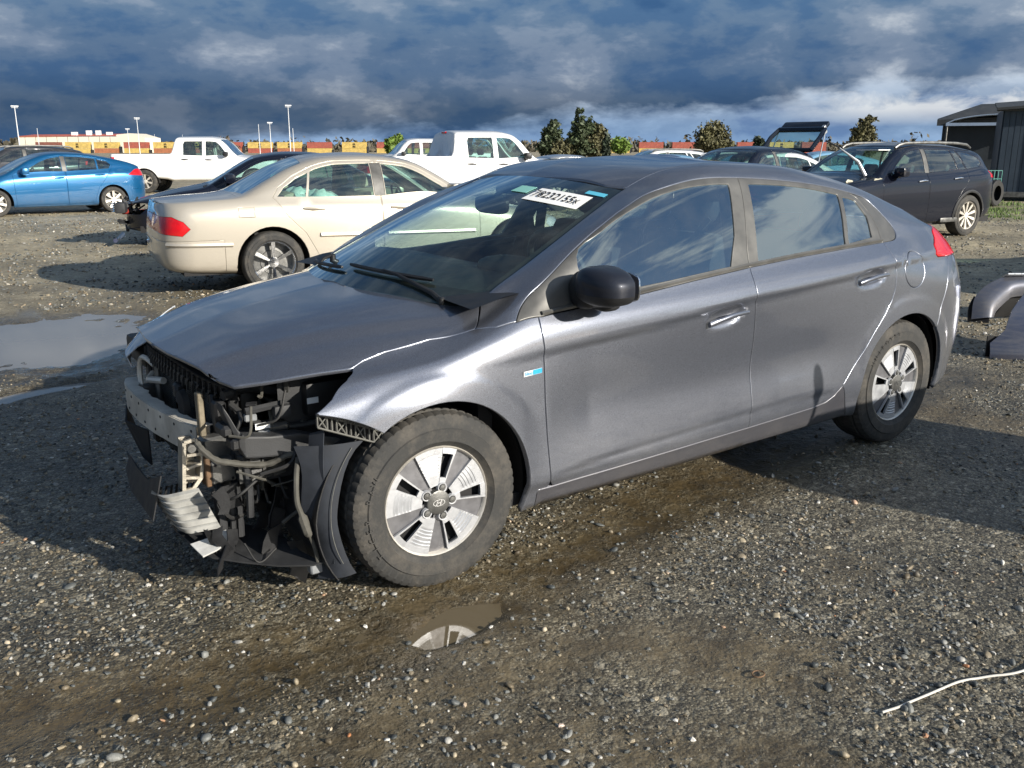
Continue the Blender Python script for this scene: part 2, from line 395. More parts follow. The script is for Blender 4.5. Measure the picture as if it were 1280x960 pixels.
def partition(S,regions,step):
    """regions: [(key, [(u,s)...])] in order of priority -> {key: (uv2 points, tris)}"""
    polys=[]; V=[]; E=[]
    for key,poly in regions:
        p2=to2(S,poly); rs=resample([tuple(a) for a in p2],step*.9); polys.append((key,[tuple(a) for a in p2]))
        b=len(V); V+=[tuple(a) for a in rs]; n=len(rs); E+=[(b+i,b+(i+1)%n) for i in range(n)]
    B=np.array(V); A0=B[[e[0] for e in E]]
    u0,u1=S.u[0],S.u[-1]; t1=S.arc[-1]
    gx=np.arange(u0,u1,step); gy=np.arange(0,t1,step*.87); X,Y=np.meshgrid(gx,gy); X=X+(np.arange(len(gy))%2)[:,None]*step*.5
    Pn=np.c_[X.ravel(),Y.ravel()]
    # drop lattice points too near an outline point
    cell=step*.62; key=set()
    for a in B:
        for ox in (-1,0,1):
            for oy in (-1,0,1): key.add((int(a[0]//cell)+ox,int(a[1]//cell)+oy))
    keep=[i for i,a in enumerate(Pn) if (int(a[0]//cell),int(a[1]//cell)) not in key]
    ins=np.zeros(len(Pn),bool)
    for k,pl in polys: ins|=pip(Pn,pl)
    keep=[i for i in keep if ins[i]]
    allv=[Vector(a) for a in V]+[Vector(Pn[i]) for i in keep]
    vo,eo,fo,_,_,_=delaunay_2d_cdt(allv,E,[],0,1e-6,False)
    VO=np.array([tuple(a) for a in vo]); T=np.array([f for f in fo if len(f)==3])
    a,b,c=VO[T[:,0]],VO[T[:,1]],VO[T[:,2]]; ar=(b[:,0]-a[:,0])*(c[:,1]-a[:,1])-(b[:,1]-a[:,1])*(c[:,0]-a[:,0])
    T[ar<0]=T[ar<0][:,::-1]; T=T[np.abs(ar)>1e-9]
    C=VO[T].mean(1); free=np.ones(len(T),bool); out={}
    for key,pl in polys:
        m_=pip(C,pl)&free; free&=~m_
        if m_.any():
            out[key]=T[m_] if key not in out else np.r_[out[key],T[m_]]
    uv=np.c_[VO[:,0],np.interp(VO[:,1],S.arc,np.arange(S.ns))]
    return uv,out
def panel(S,uv,T,name,mat,parent,off=0.,flange=.016,gap=.0018,side=-1,centre=False,flat=False):
    used,inv=np.unique(T,return_inverse=True); T=inv.reshape(T.shape); q=uv[used]
    if flat and not hasattr(S,'Ns'):
        S.Ns=gsm(gsm(S.N,S.k*1.3,1),22,0)
    nmean=S.ev(q,S.N).mean(0) if flat else 0
    P=S.ev(q); N=S.ev(q,S.Ns if flat else S.N); N=N*.22+nmean*.78 if flat else N; N/=np.maximum(np.linalg.norm(N,axis=1,keepdims=True),1e-9)
    P=P+N*off
    cnt={}
    for t in T:
        for i in range(3):
            a,b=t[i],t[(i+1)%3]; k=(min(a,b),max(a,b)); cnt[k]=None if k in cnt else (a,b)
    be=[e for e in cnt.values() if e is not None]
    if centre: be=[(a,b) for a,b in be if not(abs(P[a,1])<2e-4 and abs(P[b,1])<2e-4)]
    F=[tuple(t) for t in T]
    if flange and be:
        out=np.zeros_like(P)
        for a,b in be:
            e=P[b]-P[a]; o=np.cross(e,N[a]+N[b]); l=np.linalg.norm(o)
            if l>0: out[a]+=o/l; out[b]+=o/l
        ids=sorted({a for e in be for a in e}); idx={a:i for i,a in enumerate(ids)}; ia=np.array(ids)
        O=out[ia]; O/=np.maximum(np.linalg.norm(O,axis=1,keepdims=True),1e-9)
        if centre: cl_=np.abs(P[ia,1])<2e-4; O[cl_,1]=0
        P0=P[ia].copy(); P[ia]=P0-O*(gap+.0025)
        r1=P0-O*gap-N[ia]*.0025; r2=r1-N[ia]*flange; n1=(N[ia]+O); n1/=np.maximum(np.linalg.norm(n1,axis=1,keepdims=True),1e-9)
        nb=len(P); k=len(ids); P=np.r_[P,r1,r2]; N=np.r_[N,n1,O]
        for a,b in be:
            i,j=idx[a],idx[b]; F.append((b,a,nb+i,nb+j)); F.append((nb+j,nb+i,nb+k+i,nb+k+j))
    if side>0 or centre:
        P2=P*[1,-1,1]; N2=N*[1,-1,1]; F2=[f[::-1] for f in F]
        if centre: n=len(P); F=F+[tuple(i+n for i in f) for f in F2]; P=np.r_[P,P2]; N=np.r_[N,N2]
        else: P,N,F=P2,N2,F2
    return mesh(name,P,F,mat,parent,True,N)
def XZ(S,pts,n=0): 
    pts=smoothpoly(pts,n) if n else pts
    return [tuple(a) for a in S.inv(pts,2)]
def arcpts(cx,cz,r,a0,a1,n=20): return [(cx+r*math.cos(R(a0+(a1-a0)*i/n)),cz+r*math.sin(R(a0+(a1-a0)*i/n))) for i in range(n+1)]
def strip_xz(S,pts,r,off=.002,side=-1,n=6,flat=None):
    q=S.inv(resample([tuple(p) for p in pts],.05,False)+[pts[-1]],2); P=S.ev(q)+S.ev(q,S.N)*off
    if side>0: P=P*[1,-1,1]
    return MB().tube([tuple(a) for a in P],r,n)
# ------------------------------------------------------------------ wheels
def wheel(parent,x,y,z,Rt,w,rr,side,style='five',rim=None,spin=0,nseg=96,detail=False,steer=0,n=5):
    rim=rim or M['alu']
    tf=Matrix.Translation((x,y,z))@Matrix.Rotation(steer+(PI if side>0 else 0),4,'Z')
    def fin(o): return o
    # wheel = barrel and hub; outer face looks to -y
    b=MB(); h=w/2
    b.lathe([(-h+.012,rr*1.0),(-h+.006,rr*.985),(-h+.012,rr*.955),(-h+.04,rr*.93),(h*.6,rr*.88),(h-.01,rr*.97)],48)
    wh=b.build('wheel',rim,parent,True); wh.matrix_local=tf
    def grv(j,k):
        if not detail: return 1
        if j in (7,8,9,16,17): return .988 if k%4==0 else 1
        if j in (12,13): return .988 if (k+2)%4==0 else 1
        return 1
    g=.010 if detail else .0
    prof=[(-h+.014,rr*.985),(-h+.004,rr*1.03),(-h-.004,rr+(Rt-rr)*.14),(-h-.009,rr+(Rt-rr)*.17),(-h-.009,rr+(Rt-rr)*.52),(-h-.004,rr+(Rt-rr)*.55),(-h+.0,rr+(Rt-rr)*.80),(-h+.010,Rt*.972),(-h+.028,Rt*.990),
          (-h*.62,Rt*.996),(-h*.58,Rt-g),(-h*.48,Rt-g),(-h*.44,Rt),(h*.44,Rt),(h*.48,Rt-g),(h*.6,Rt*.996),(h-.028,Rt*.990),(h-.01,Rt*.972),(h,rr+(Rt-rr)*.8),(h+.006,rr+(Rt-rr)*.5),(h-.006,rr*1.03)]
    t=MB().lathe(prof,nseg*2 if detail else nseg//2,rfun=grv); ty=t.build('tyre',M['tyre'],wh,True,30)
    MB().lathe([(-.0,.001),(-.0,rr*.55),(.012,rr*.57),(.02,rr*.93),(.03,.001)],32).build('brake_disc',M['steel'],wh,True)
    def sect(r0,r1,a0,a1,y0,y1,n=8,th=.012,groove=None,nr=2):
        V=[];F=[];m_=n+1
        for i in range(nr+1):
            for k in range(m_):
                r=r0+(r1-r0)*i/nr
                aa0=a0[0]+(a0[1]-a0[0])*i/nr; aa1=a1[0]+(a1[1]-a1[0])*i/nr
                a=aa0+(aa1-aa0)*k/n; yy=y0+(y1-y0)*(i/nr)
                if groove: yy+=groove(r,k/n)
                V.append((r*math.cos(a),yy,r*math.sin(a)))
        q=len(V); V+=[(v[0],v[1]+th,v[2]) for v in V]
        for i in range(nr):
            for k in range(n): 
                f=(i*m_+k,i*m_+k+1,(i+1)*m_+k+1,(i+1)*m_+k); F.append(f); F.append(tuple(j+q for j in f[::-1]))
        e=[i for i in range(m_)]+[i*m_+n for i in range(1,nr+1)]+[nr*m_+k for k in range(n-1,-1,-1)]+[i*m_ for i in range(nr-1,0,-1)]
        for i in range(len(e)): F.append((e[i],e[(i+1)%len(e)],e[(i+1)%len(e)]+q,e[i]+q))
        return V,F
    if style=='aero':
        MB().lathe([(-.055,.001),(-.055,rr*.9),(-.05,rr*.95)],40).build('cover_back',M['dark'],wh,True)
        st=2*PI/5
        for k in range(5):
            ac=R(90)+k*st+spin           # centre of a blade, slot on its clockwise edge
            half=st/2
            f=lambda d:R(d)
            gv=lambda r,t:(.003*(((r/rr*15)%1)-.4) if .50<r/rr<.84 and .12<t<.97 else 0)*1.0
            V,F=sect(rr*.30,rr*.975,(ac-f(6),ac-f(9)),(ac+f(25),ac+f(24)),-.094,-.088,20,.01,gv,44)
            MB().add(V,F).build('wheel_blade',M['wheelsilver'],wh,True,50)
            mb=MB()
            V,F=sect(rr*.34,rr*.975,(ac-f(24),ac-f(25)),(ac-f(21),ac-f(23)),-.096,-.090,3,.010,None,4); mb.add(V,F)
            V,F=sect(rr*.86,rr*.975,(ac-f(24.5),ac-f(25)),(ac-f(8.5),ac-f(8)),-.0915,-.089,6,.008,None,2); mb.add(V,F)
            V,F=sect(rr*.28,rr*.44,(ac-f(25),ac-f(24)),(ac-f(6),ac-f(6)),-.096,-.095,5,.008,None,2); mb.add(V,F)
            mb.build('slot_frame',M['wheelsilver'],wh,True)
            V,F=sect(rr*.16,rr*.975,(ac-half-f(16),ac-half-f(11.5)),(ac-half+f(16),ac-half+f(11.5)),-.086,-.076,4,.008,None,3)
            MB().add(V,F).build('spoke',M['spoke'],wh,True)
            an=ac-f(18); cx,cz=rr*.27*math.cos(an),rr*.27*math.sin(an)
            MB().lathe([(-.090,.0205),(-.100,.0175),(-.0995,.0135)],18,c=(cx,0,cz)).build('nut_recess',M['wheelsilver'],wh,True)
            MB().lathe([(-.094,.0145),(-.0985,.012),(-.1025,.0105),(-.1035,.0)],14,c=(cx,0,cz)).build('lug_nut',M['steel'],wh,True)
        MB().lathe([(-.080,rr*.235),(-.100,rr*.215),(-.102,rr*.19),(-.102,.0)],36).build('centre_cap',M['steel'],wh,True)
        # oval emblem with a slanted H
        e=[(.0235*math.cos(a),.0125*math.sin(a)) for a in np.linspace(0,2*PI,40,endpoint=False)]; e2=[(.0205*math.cos(a),.0098*math.sin(a)) for a in np.linspace(0,2*PI,40,endpoint=False)]
        V=[(u,-.1035,v) for u,v in e]+[(u,-.1035,v) for u,v in e2]; mb=MB().add(V,[(i,(i+1)%40,40+(i+1)%40,40+i) for i in range(40)])
        for dx_ in (-.0075,.0075):
            mb.add([(dx_-.0025-.0025,-.1036,-.009),(dx_+.0022-.0025,-.1036,-.009),(dx_+.0025+.0025,-.1036,.009),(dx_-.0022+.0025,-.1036,.009)],[(0,1,2,3)])
        mb.add([(-.0085,-.1036,-.0035),(.008,-.1036,-.0005),(.0085,-.1036,.0035),(-.008,-.1036,.0005)],[(0,1,2,3)])
        mb.build('emblem',M['chrome'],wh)
    else:
        for k in range(n):
            a=PI/2+k*2*PI/n+spin; hw={5:15,6:7,7:10,10:7.5}.get(n,12)
            V,F=sect(rr*.14,rr*.96,(a-R(hw*1.5),a-R(hw*.75)),(a+R(hw*1.5),a+R(hw*.75)),-h*.62,-h+.02,4,.02,None,4)
            MB().add(V,F).build('spoke',rim,wh,True)
        MB().lathe([(-h*.45,rr*.26),(-h*.72,rr*.22),(-h*.75,0)],20).build('centre_cap',rim,wh,True)
    return wh
def arch_text(s,r,size,parent,mat,a0,step,y):
    for i,ch in enumerate(s):
        if ch==' ': continue
        a=a0-step*i
        m_=frame((r*math.cos(a),y,r*math.sin(a)),(math.sin(a),0,-math.cos(a)),(math.cos(a),0,math.sin(a)))
        place_text('sidewall_letter',ch,size,mat,parent,m_,.0006)
M['tyre']=(lambda:(lambda q:(q.set(Base_Color=q.mix(q.ramp(q.noise(q.co(),7,8,.75),[(.45,0),(.85,1)]),(.030,.030,.029),(.12,.105,.085)),Roughness=.8),q.bump(q.noise(q.co(),130,3),.3,.003),q.m)[2])(NT('muddy_tyre')))()
M['wheelsilver']=plain('wheel_silver',(.46,.47,.49),.38,.45,.10,30)
M['spoke']=plain('wheel_spoke_grey',(.16,.16,.17),.4,.5,.15,30)
# ------------------------------------------------------------------ the ordinary car
def car_rows(st):
    rows=[[] for _ in range(11)]
    for x,w,zs,zb,wb,zt,wt,zc in st:
        f=lambda a:zs+a*(zb-zs)
        L=[(w-.12,zs),(w-.03,zs+.04),(w-.002,f(.25)),(w+.006,f(.55)),(w-.006,f(.85)),(wb,zb),(wb+(wt-wb)*.33+.015,zb+(zt-zb)*.45),(wb+(wt-wb)*.72+.015,zb+(zt-zb)*.86),(wt,zt),(wt*.55,zt+(zc-zt)*.75),(0,zc)]
        for i,(a,b) in enumerate(L): rows[i].append((x,a,b))
    return rows
def car(name,label,cat,spec,loc,rz,mat,sc=1,group=None,step=.06,glass=None,missing=()):
    g=spec; S=Surf(car_rows(g['st']),g['x0'],g['x1'],nx=g.get('nx',300),k=7,rear=g.get('rear'),front=g.get('front'),sigx=g.get('sig',3),sigs=1.2)
    root=empty(name,loc,rz,label,cat,group or 'salvage vehicles parked in the yard'); root.scale=(sc,)*3
    wb=g['wb']; Rt=g['Rt']; zmin=-.1; glass=glass or M['glass']
    reg=[]
    arches=[(0,Rt),(wb,Rt)]
    for cx,_ in arches:
        q=[(cx-Rt-.05,0.0)]+arcpts(cx,Rt,Rt+.05,180,0,18)+[(cx+Rt+.05,0.0)]
        reg.append(('cut',XZ(S,q)))
    wins=[]; 
    for i,w in enumerate(g['win']): reg.append(('win%d'%i,XZ(S,w)))
    for nm,mm,pl in g.get('pill',()): reg.append((nm,XZ(S,pl)))
    k=S.k
    for nm,pl in g['us'].items(): reg.append((nm,[(a,b*k) for a,b in pl]))
    for nm,pl in g.get('lamps',{}).items(): reg.append((nm,XZ(S,pl)))
    for i,d in enumerate(g['door']): reg.append(('door%d'%i,XZ(S,d)))
    reg.append(('body',[(S.u[0],0),(S.u[-1],0),(S.u[-1],S.ns-1),(S.u[0],S.ns-1)]))
    uv,out=partition(S,reg,step)
    if 'body' in out: body=panel(S,uv,out['body'],'body',mat,root,centre=True,flange=.02)
    doorobj={}
    for sd in (-1,1):
        for i in range(len(g['door'])):
            kk='door%d'%i
            if kk in out and not (kk in missing): doorobj[(i,sd)]=panel(S,uv,out[kk],'door',mat,root,side=sd)
        for i in range(len(g['win'])):
            par=doorobj.get((g['wd'][i],sd),root) if g['wd'][i] is not None else body
            if 'win%d'%i in out: panel(S,uv,out['win%d'%i],'window_pane',glass if sd*g.get('dark',0)==0 else M['glassd'],par,off=-.006,flange=0,side=sd)
        for nm,mm,pl in g.get('pill',()):
            if nm in out: panel(S,uv,out[nm],'pillar_trim' if mm else nm,M[mm] if mm else mat,body,off=-.003 if mm else 0,side=sd,flange=.01)
        for nm in g.get('lamps',{}):
            if nm in out and nm not in missing: panel(S,uv,out[nm],nm,M['red'] if 'tail' in nm else M['lens'],root,off=.001,side=sd,flange=.03)
        for (hx,hz,di) in g.get('handles',()):
            q=S.inv([(hx-.11,hz-.005),(hx,hz),(hx+.11,hz+.005)],2); P=S.ev(q)+S.ev(q,S.N)*np.array([[.008],[.035],[.008]]); P=P*[1,-sd*-1 if sd<0 else -1,1] if sd>0 else P
            if doorobj.get((di,sd)): MB().tube([tuple(a) for a in P],[.012,.016,.012],8).build('door_handle',M[g.get('hm','chrome')] if g.get('hm') else mat,doorobj[(di,sd)],True)
        if g.get('mirror'):
            mx,mz=g['mirror']; q=S.inv([(mx,mz)],2); P=S.ev(q)[0]; y=P[1]*(1 if sd<0 else -1); o=sd
            b=MB().box(mx-.10,mx+.06,min(y+o*.03,y+o*.24),max(y+o*.03,y+o*.24),mz-.03,mz+.12,.045).box(mx-.05,mx+.03,min(y-o*.03,y+o*.1),max(y-o*.03,y+o*.1),mz-.05,mz+.02,.015)
            b.build('mirror',M[g.get('mm','black')] if g.get('mm') else mat,root,True)
        if g.get('dlotrim'):
            strip_xz(S,g['dlotrim'],.011,.004,sd).build('window_trim',M['chrome'],body,True)
        if g.get('belt'):
            for pl in g['belt']: strip_xz(S,pl,g.get('br',.014),.002,sd).build('rubbing_strip',mat if g.get('beltpaint') else M['trim'],body,True)
        if g.get('rail'):
            pts=g['rail']; b=MB(); yy=g['raily']*sd
            b.tube([(x,yy*(1 if i not in(0,len(pts)-1) else .99),z) for i,(x,z) in enumerate(pts)],[.024]+[.026]*(len(pts)-2)+[.024],8); b.build('roof_rail',M['steel'] if not g.get('railm') else M[g['railm']],root,True)
        if g.get('cladding'):
            for cx in (0,wb):
                q=S.inv(arcpts(cx,Rt,Rt+.085,185,-5,16),2); P=S.ev(q)+S.ev(q,S.N)*.004; q2=S.inv(arcpts(cx,Rt,Rt+.045,185,-5,16),2); P2=S.ev(q2)+S.ev(q2,S.N)*.012
                A=[[tuple(a*[1,-sd,1] if sd>0 else a) for a in L] for L in (P,(P+P2)/2+S.ev(q,S.N)*.012,P2)]
                MB().sheet(A,.012).build('arch_trim',M['plasticg'],body,True)
    if 'windscreen' in out: 
        ws=panel(S,uv,out['windscreen'],'windscreen',glass,root,off=-.004,flange=0,centre=True)
    if 'backlight' in out: panel(S,uv,out['backlight'],'rear_window',M['glassd'] if g.get('dark') else glass,root,off=-.004,flange=0,centre=True)
    for nm in ('bed','grille','bonnet','boot_lid','rear_bumper'):
        if nm in out: panel(S,uv,out[nm],nm,M['plastic'] if nm in ('bed','grille') else mat,root,off=0,flange=.014,centre=True)
    # underside, arch liners, seats
    x0,x1=g['x0']+.25,g['cab'][1]; w=g['w']
    zf=g.get('zf',.32)
    fl=MB()
    xs=[x0,-Rt-.06,-Rt-.06,Rt+.06,Rt+.06,wb-Rt-.06,wb-Rt-.06,wb+Rt+.06,wb+Rt+.06,g['x1r']-.25]; ws_=[w-.12,w-.12,w-.32,w-.32,w-.12,w-.12,w-.32,w-.32,w-.15,w-.15]
    for i in range(0,len(xs)-1,2):
        fl.box(xs[i],xs[i+1],-ws_[i],ws_[i],zf-.10,zf)
    for i in (1,3,5,7):
        pass
    fl.box(-Rt-.06,Rt+.06,-(w-.32),w-.32,zf-.1,zf+.02).box(wb-Rt-.06,wb+Rt+.06,-(w-.32),w-.32,zf-.1,zf+.02)
    fl.box(g['cab'][0]-.3,g['cab'][0]-.2,-w+.12,w-.12,zf,g['dash']-.1).box(g['cab'][1],g['cab'][1]+.04,-w+.15,w-.15,zf,g['dash']-.1)
    for cx in (0,wb):
        for sd in (-1,1):
            fl.lathe([(0,Rt+.055),(.28,Rt+.055),(.28,.01)] if sd<0 else [(0,.01),(0,Rt+.055),(.28,Rt+.055)],20,c=(cx,-w+.03 if sd<0 else w-.31,Rt),a0=-.1,a1=PI+.1)
    fl.build('underbody',M['dark'],root)
    MB().box(g['cab'][0]-.25,g['cab'][0]+.18,-w+.14,w-.14,g['dash']-.28,g['dash'],.05).build('dashboard',M['plastic'],root,True)
    up=M[g.get('seat','fabric')]
    for sx in g['seats']:
        for sy in (-.37,.37):
            b=MB().box(sx-.25,sx+.25,sy-.25,sy+.25,zf,zf+.28,.06); b.box(-.07,.07,-.24,.24,0,.50,.05,Matrix.Translation((sx+.20,sy,zf+.22))@Matrix.Rotation(R(14),4,'Y'))
            b.box(-.05,.05,-.13,.13,.54,.70,.04,Matrix.Translation((sx+.20,sy,zf+.22))@Matrix.Rotation(R(14),4,'Y')).build('seat',up,root,True)
    sw=MB(); c0=Vector((g['cab'][0]+.38,-.37,g['dash']-.03)); 
    sw.tube([c0+Vector((.06*math.sin(a),.18*math.cos(a),.17*math.sin(a))) for a in np.linspace(0,2*PI,25)],.013,6,False)
    if g.get('sw',1): sw.build('steering_wheel',M['plastic'],root,True)
    for cx in (0,wb):
        for sd in (-1,1):
            if ('wheel%d%d'%(0 if cx==0 else 1,sd)) in missing: continue
            wheel(root,cx,sd*(w-.115),Rt,Rt,g.get('tw',.2),g['rr'],sd,n=g.get('spokes',5),rim=M[g.get('rim','alu')],nseg=64)
    return root,S
SED=dict(st=[(-.83,.66,.25,.60,.60,.64,.52,.66),(-.5,.83,.22,.68,.77,.73,.62,.76),(0,.885,.20,.79,.83,.84,.66,.88),(.42,.895,.20,.88,.845,.92,.70,.97),(.62,.9,.2,.91,.845,1.04,.67,1.08),(.9,.90,.2,.93,.845,1.21,.62,1.25),(1.2,.9,.2,.95,.845,1.35,.58,1.39),(1.7,.9,.2,.965,.84,1.40,.57,1.445),(2.2,.9,.2,.975,.835,1.38,.56,1.425),(2.5,.895,.2,.985,.82,1.30,.57,1.34),(2.85,.89,.2,.99,.80,1.13,.60,1.16),(3.12,.885,.22,.985,.78,1.005,.63,1.03),(3.5,.875,.24,.965,.76,.975,.64,.995),(3.97,.83,.27,.92,.72,.94,.62,.955)],
 x0=-.86,x1=4.25,x1r=3.97,front=(-.45,-.86,.45),rear=(3.62,[3.84,3.90,3.93,3.92,3.89]+[3.87]*6,.28),wb=2.83,Rt=.325,rr=.225,w=.90,dash=.93,cab=(.6,2.95),seats=(1.35,2.25),spokes=6,rim='chrome',seat='cream',
 win=[[(.74,.985),(.9,1.09),(1.1,1.21),(1.3,1.295),(1.56,1.325),(1.56,.995)],[(1.70,.995),(1.70,1.33),(2.1,1.32),(2.3,1.275),(2.36,1.25),(2.42,.995)],[(2.45,.995),(2.39,1.235),(2.52,1.18),(2.66,1.09),(2.74,1.0)]],wd=[0,1,1],
 pill=[('pb','trim',[(1.57,.99),(1.57,1.335),(1.69,1.335),(1.69,.99)]),('fuel_flap',None,[(3.0,.80),(3.0,.90),(3.16,.90),(3.16,.80)])],
 door=[[(.50,.24),(.46,.5),(.47,.93),(.66,.985),(.86,1.115),(1.08,1.245),(1.28,1.325),(1.62,1.36),(1.62,.24)],[(1.63,.24),(1.63,1.36),(2.1,1.355),(2.34,1.30),(2.56,1.20),(2.72,1.09),(2.79,.99),(2.66,.80),(2.48,.62),(2.36,.40),(2.30,.24)]],
 us=dict(windscreen=[(.46,8.15),(1.16,8.15),(1.10,10),(.36,10)],backlight=[(2.42,8.15),(3.06,8.15),(3.12,10),(2.36,10)],bonnet=[(-.72,7.5),(.42,7.5),(.42,8.15),(.34,10),(-.78,10)],boot_lid=[(3.13,7.6),(4.25,6.4),(4.25,10),(3.15,10)],rear_bumper=[(3.32,.2),(3.32,2.75),(4.25,2.75),(4.25,.2)]),
 lamps=dict(tail_lamp=[(3.64,.70),(3.70,.77),(3.80,.82),(4.3,.82),(4.3,.66),(3.72,.63)],headlamp=[(-.86,.5),(-.86,.64),(-.6,.68),(-.45,.62),(-.6,.5)]),
 handles=[(1.42,.86,0),(2.38,.87,1)],mirror=(.80,.99),belt=[[(.53,.58),(1.58,.59)],[(1.68,.59),(2.33,.60)],[(3.24,.535),(3.5,.54),(3.75,.545),(3.86,.545)]],beltpaint=1,br=.024,pillx=1)
HAT=dict(st=[(-.9,.62,.25,.58,.55,.60,.48,.62),(-.5,.80,.22,.68,.74,.74,.6,.78),(0,.84,.18,.80,.79,.86,.66,.92),(.25,.85,.18,.87,.80,.93,.68,1.0),(.5,.85,.18,.90,.80,1.06,.66,1.11),(.85,.85,.18,.93,.80,1.25,.60,1.29),(1.2,.85,.18,.95,.80,1.36,.55,1.40),(1.5,.85,.18,.965,.79,1.39,.54,1.43),(1.9,.85,.18,.99,.78,1.375,.53,1.415),(2.5,.84,.18,1.02,.76,1.29,.53,1.33),(2.9,.83,.2,1.03,.73,1.21,.54,1.24),(3.2,.81,.22,1.0,.70,1.12,.55,1.14),(3.4,.78,.25,.97,.66,1.04,.55,1.06)],
 x0=-.92,x1=3.7,x1r=3.4,front=(-.5,-.92,.5),rear=(3.0,[3.38,3.42,3.45,3.46,3.42,3.40]+[3.36]*5,.45),wb=2.55,Rt=.305,rr=.215,w=.85,dash=.92,cab=(.5,2.6),seats=(1.2,2.1),spokes=7,
 win=[[(.62,.955),(.8,1.08),(1.0,1.19),(1.2,1.27),(1.46,1.315),(1.46,.985)],[(1.58,.99),(1.58,1.32),(1.9,1.31),(2.24,1.265),(2.24,1.02)],[(2.28,1.025),(2.28,1.255),(2.5,1.205),(2.58,1.13),(2.52,1.04)]],wd=[0,1,1],
 pill=[('pb','trim',[(1.47,.985),(1.47,1.325),(1.57,1.325),(1.57,.985)])],
 door=[[(.42,.22),(.40,.92),(.58,.965),(.78,1.10),(1.0,1.22),(1.2,1.30),(1.52,1.345),(1.52,.22)],[(1.53,.22),(1.53,1.345),(1.9,1.335),(2.3,1.28),(2.55,1.215),(2.62,1.13),(2.56,1.02),(2.40,.80),(2.22,.58),(2.10,.22)]],
 us=dict(rear_bumper=[(3.0,.2),(3.0,2.6),(3.7,2.6),(3.7,.2)],windscreen=[(.20,8.15),(1.08,8.15),(1.0,10),(.05,10)],backlight=[(2.4,8.3),(3.1,8.3),(3.15,10),(2.4,10)]),
 lamps=dict(tail_lamp=[(2.93,.88),(3.2,1.02),(3.42,1.02),(3.9,1.0),(3.9,.86)],headlamp=[(-.9,.55),(-.7,.66),(-.35,.74),(-.4,.64),(-.7,.54)]),
 handles=[(1.38,.84,0),(2.28,.89,1)],mirror=(.66,.95))
SUV=dict(st=[(-.9,.70,.32,.68,.64,.72,.56,.75),(-.5,.86,.28,.84,.80,.90,.66,.95),(0,.92,.25,.95,.86,.99,.72,1.05),(.4,.93,.25,1.0,.87,1.04,.74,1.10),(.55,.93,.25,1.02,.87,1.14,.71,1.18),(.9,.93,.25,1.04,.86,1.37,.64,1.41),(1.2,.93,.25,1.05,.85,1.50,.60,1.55),(1.7,.93,.25,1.06,.85,1.54,.59,1.60),(2.4,.93,.25,1.09,.84,1.53,.58,1.59),(3.0,.92,.27,1.13,.80,1.47,.57,1.53),(3.3,.90,.3,1.15,.77,1.42,.57,1.47),(3.6,.86,.34,1.13,.74,1.34,.56,1.38)],
 x0=-.95,x1=4.0,x1r=3.8,front=(-.5,-.95,.45),rear=(3.15,[3.74,3.79,3.82,3.82,3.80,3.72,3.60,3.50,3.42,3.44,3.45],.40),wb=2.745,Rt=.355,rr=.24,w=.93,dash=1.02,cab=(.62,3.2),seats=(1.35,2.3),spokes=10,tw=.22,
 win=[[(.70,1.07),(.9,1.22),(1.1,1.35),(1.3,1.44),(1.58,1.475),(1.58,1.10)],[(1.70,1.105),(1.70,1.475),(2.35,1.465),(2.46,1.135)],[(2.50,1.14),(2.40,1.455),(2.52,1.45),(2.70,1.15)],[(2.75,1.155),(2.57,1.44),(2.9,1.41),(3.15,1.33),(3.2,1.24),(3.1,1.18)]],wd=[0,1,1,None],
 pill=[('pb','trim',[(1.59,1.095),(1.59,1.485),(1.69,1.485),(1.69,1.095)])],
 door=[[(.52,.30),(.48,.6),(.47,1.02),(.66,1.07),(.88,1.23),(1.08,1.37),(1.28,1.47),(1.62,1.51),(1.62,.30)],[(1.63,.30),(1.63,1.51),(2.35,1.50),(2.54,1.48),(2.74,1.15),(2.66,.95),(2.5,.78),(2.36,.6),(2.30,.30)]],
 us=dict(bonnet=[(-.72,7.3),(.40,7.5),(.30,10),(-.78,10)],windscreen=[(.44,8.15),(1.18,8.15),(1.12,10),(.34,10)],rear_bumper=[(3.2,.2),(3.2,1.75),(4.0,1.75),(4.0,.2)],backlight=[(3.3,8.3),(3.6,8.3),(3.6,10),(3.3,10)]),
 lamps=dict(tail_lamp=[(3.35,1.0),(3.38,1.11),(3.6,1.13),(4.0,1.13),(4.0,.98)],headlamp=[(-.95,.66),(-.8,.78),(-.4,.86),(-.5,.74),(-.9,.64)]),
 handles=[(1.45,.96,0),(2.38,.99,1)],mirror=(.82,1.07),hm='chrome',cladding=1,
 rail=[(1.12,1.50),(1.2,1.545),(1.35,1.575),(2.0,1.59),(2.7,1.58),(3.0,1.555),(3.12,1.50)],raily=.555)
